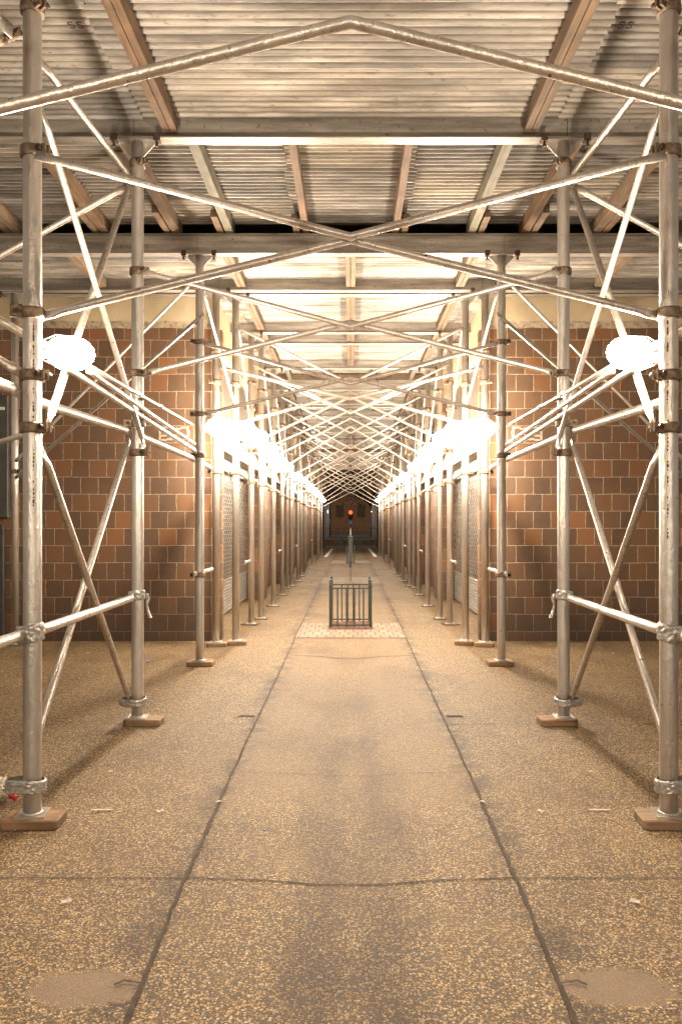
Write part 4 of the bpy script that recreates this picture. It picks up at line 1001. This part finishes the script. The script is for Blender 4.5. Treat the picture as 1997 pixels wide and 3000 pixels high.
random.seed(3)

# ------------------------------------------------------------------ litter
def scrap(px, py, sx, sy, mat, label, rz=0.0, name='paper_scrap', cat='litter'):
    c = at(px, py, EYE*F/(py-1209)); mb = MB(); n = 6; vs = []
    for j in range(n+1):
        for i in range(n+1):
            u, v = (i/n-0.5)*sx, (j/n-0.5)*sy; e = 1 + 0.3*noise.noise(Vector((u*40, v*40, px)))
            X = u*e*math.cos(rz)-v*e*math.sin(rz); Y = u*e*math.sin(rz)+v*e*math.cos(rz)
            vs.append((c.x+X, c.y+Y, 0.007 + 0.010*abs(noise.noise(Vector((u*30, v*30, py))))*(1 if sx < 0.08 else 0.5)))
    mb.add(vs, [(j*(n+1)+i, j*(n+1)+i+1, (j+1)*(n+1)+i+1, (j+1)*(n+1)+i) for j in range(n) for i in range(n)])
    o = mb.build(name, mat, origin=tuple(c)); return tag(o, label, cat, 'scraps of litter on the paving')
for S in (-1, 1):
    sd = side()
    scrap(235, 1866, 0.10, 0.014, 'paper', 'long thin paper strip between the %s nearest post and the joint' % sd, 0.05)
    scrap(368, 1870, 0.035, 0.022, 'paper', 'small white scrap beside the long strip, %s side' % sd, 0.6)
    scrap(152, 2078, 0.035, 0.025, 'paper', 'pinkish crumpled scrap low on the %s paving' % sd, 0.3)
    scrap(255, 1777, 0.022, 0.018, 'paper', 'tiny white scrap beyond the nearest %s post' % sd, 0.3)
    scrap(341, 1522, 0.035, 0.05, 'blue_paper', 'tiny blue scrap on the paving before the %s wall' % sd, 0.1)
    scrap(203, 1504, 0.03, 0.05, 'paper', 'tiny pale scrap near the foot of the %s wall' % sd, 0.1)
    scrap(410, 1484, 0.07, 0.04, 'block', 'tiny brown scrap at the foot of the %s wall near the corner' % sd, 0.1)
    scrap(502, 1848, 0.03, 0.02, 'paper', 'small pale scrap lying in the %s joint' % sd, 0.9)
    scrap(607, 1915, 0.02, 0.008, 'twig', 'small dark twig on the middle lane, %s half' % sd, 0.1)
    scrap(42, 1912, 0.03, 0.02, 'paper', 'white crumb in front of the nearest %s plank offcut' % sd, 0.4)
    scrap(305, 1635+20, 0.02, 0.02, 'twig', 'dark crumb near the second %s post' % sd, 0.4)
S = -1
# crumpled plastic bag with a red cap at the left edge
c = at(2, 1835, 3.9); bagp = thing('plastic_bag', (c.x, c.y, 0), 'crumpled clear plastic bag with a red corner at the left edge', 'bag', 'scraps of litter on the paving')
mb = MB(); n, m_ = 28, 16; vs = []
for j in range(m_+1):
    ph = math.pi*j/m_
    for k in range(n):
        a = 2*math.pi*k/n; d = Vector((math.sin(ph)*math.cos(a), math.sin(ph)*math.sin(a), math.cos(ph)))
        r_ = 1 + 0.45*noise.noise(d*2.4) + 0.25*noise.noise(d*6)
        vs.append((c.x - 0.02 + d.x*0.075*r_, c.y + d.y*0.06*r_, max(0.006, 0.05 + d.z*0.06*r_)))
mb.add(vs, [(j*n+k, (j+1)*n+k, (j+1)*n+(k+1) % n, j*n+(k+1) % n) for j in range(m_) for k in range(n)]); mb.build('film', 'bag', bagp)
mb = MB(); mb.tube([(c.x+0.058, c.y-0.02, 0.045), (c.x+0.066, c.y-0.021, 0.034), (c.x+0.078, c.y-0.022, 0.024), (c.x+0.088, c.y-0.022, 0.02)], 0.018, 9, rfun=lambda q_: 0.016+0.006*math.sin(q_*7)); mb.build('red_corner', 'red_plastic', bagp)

for o in bpy.data.objects:
    if '_o' in o: del o['_o']
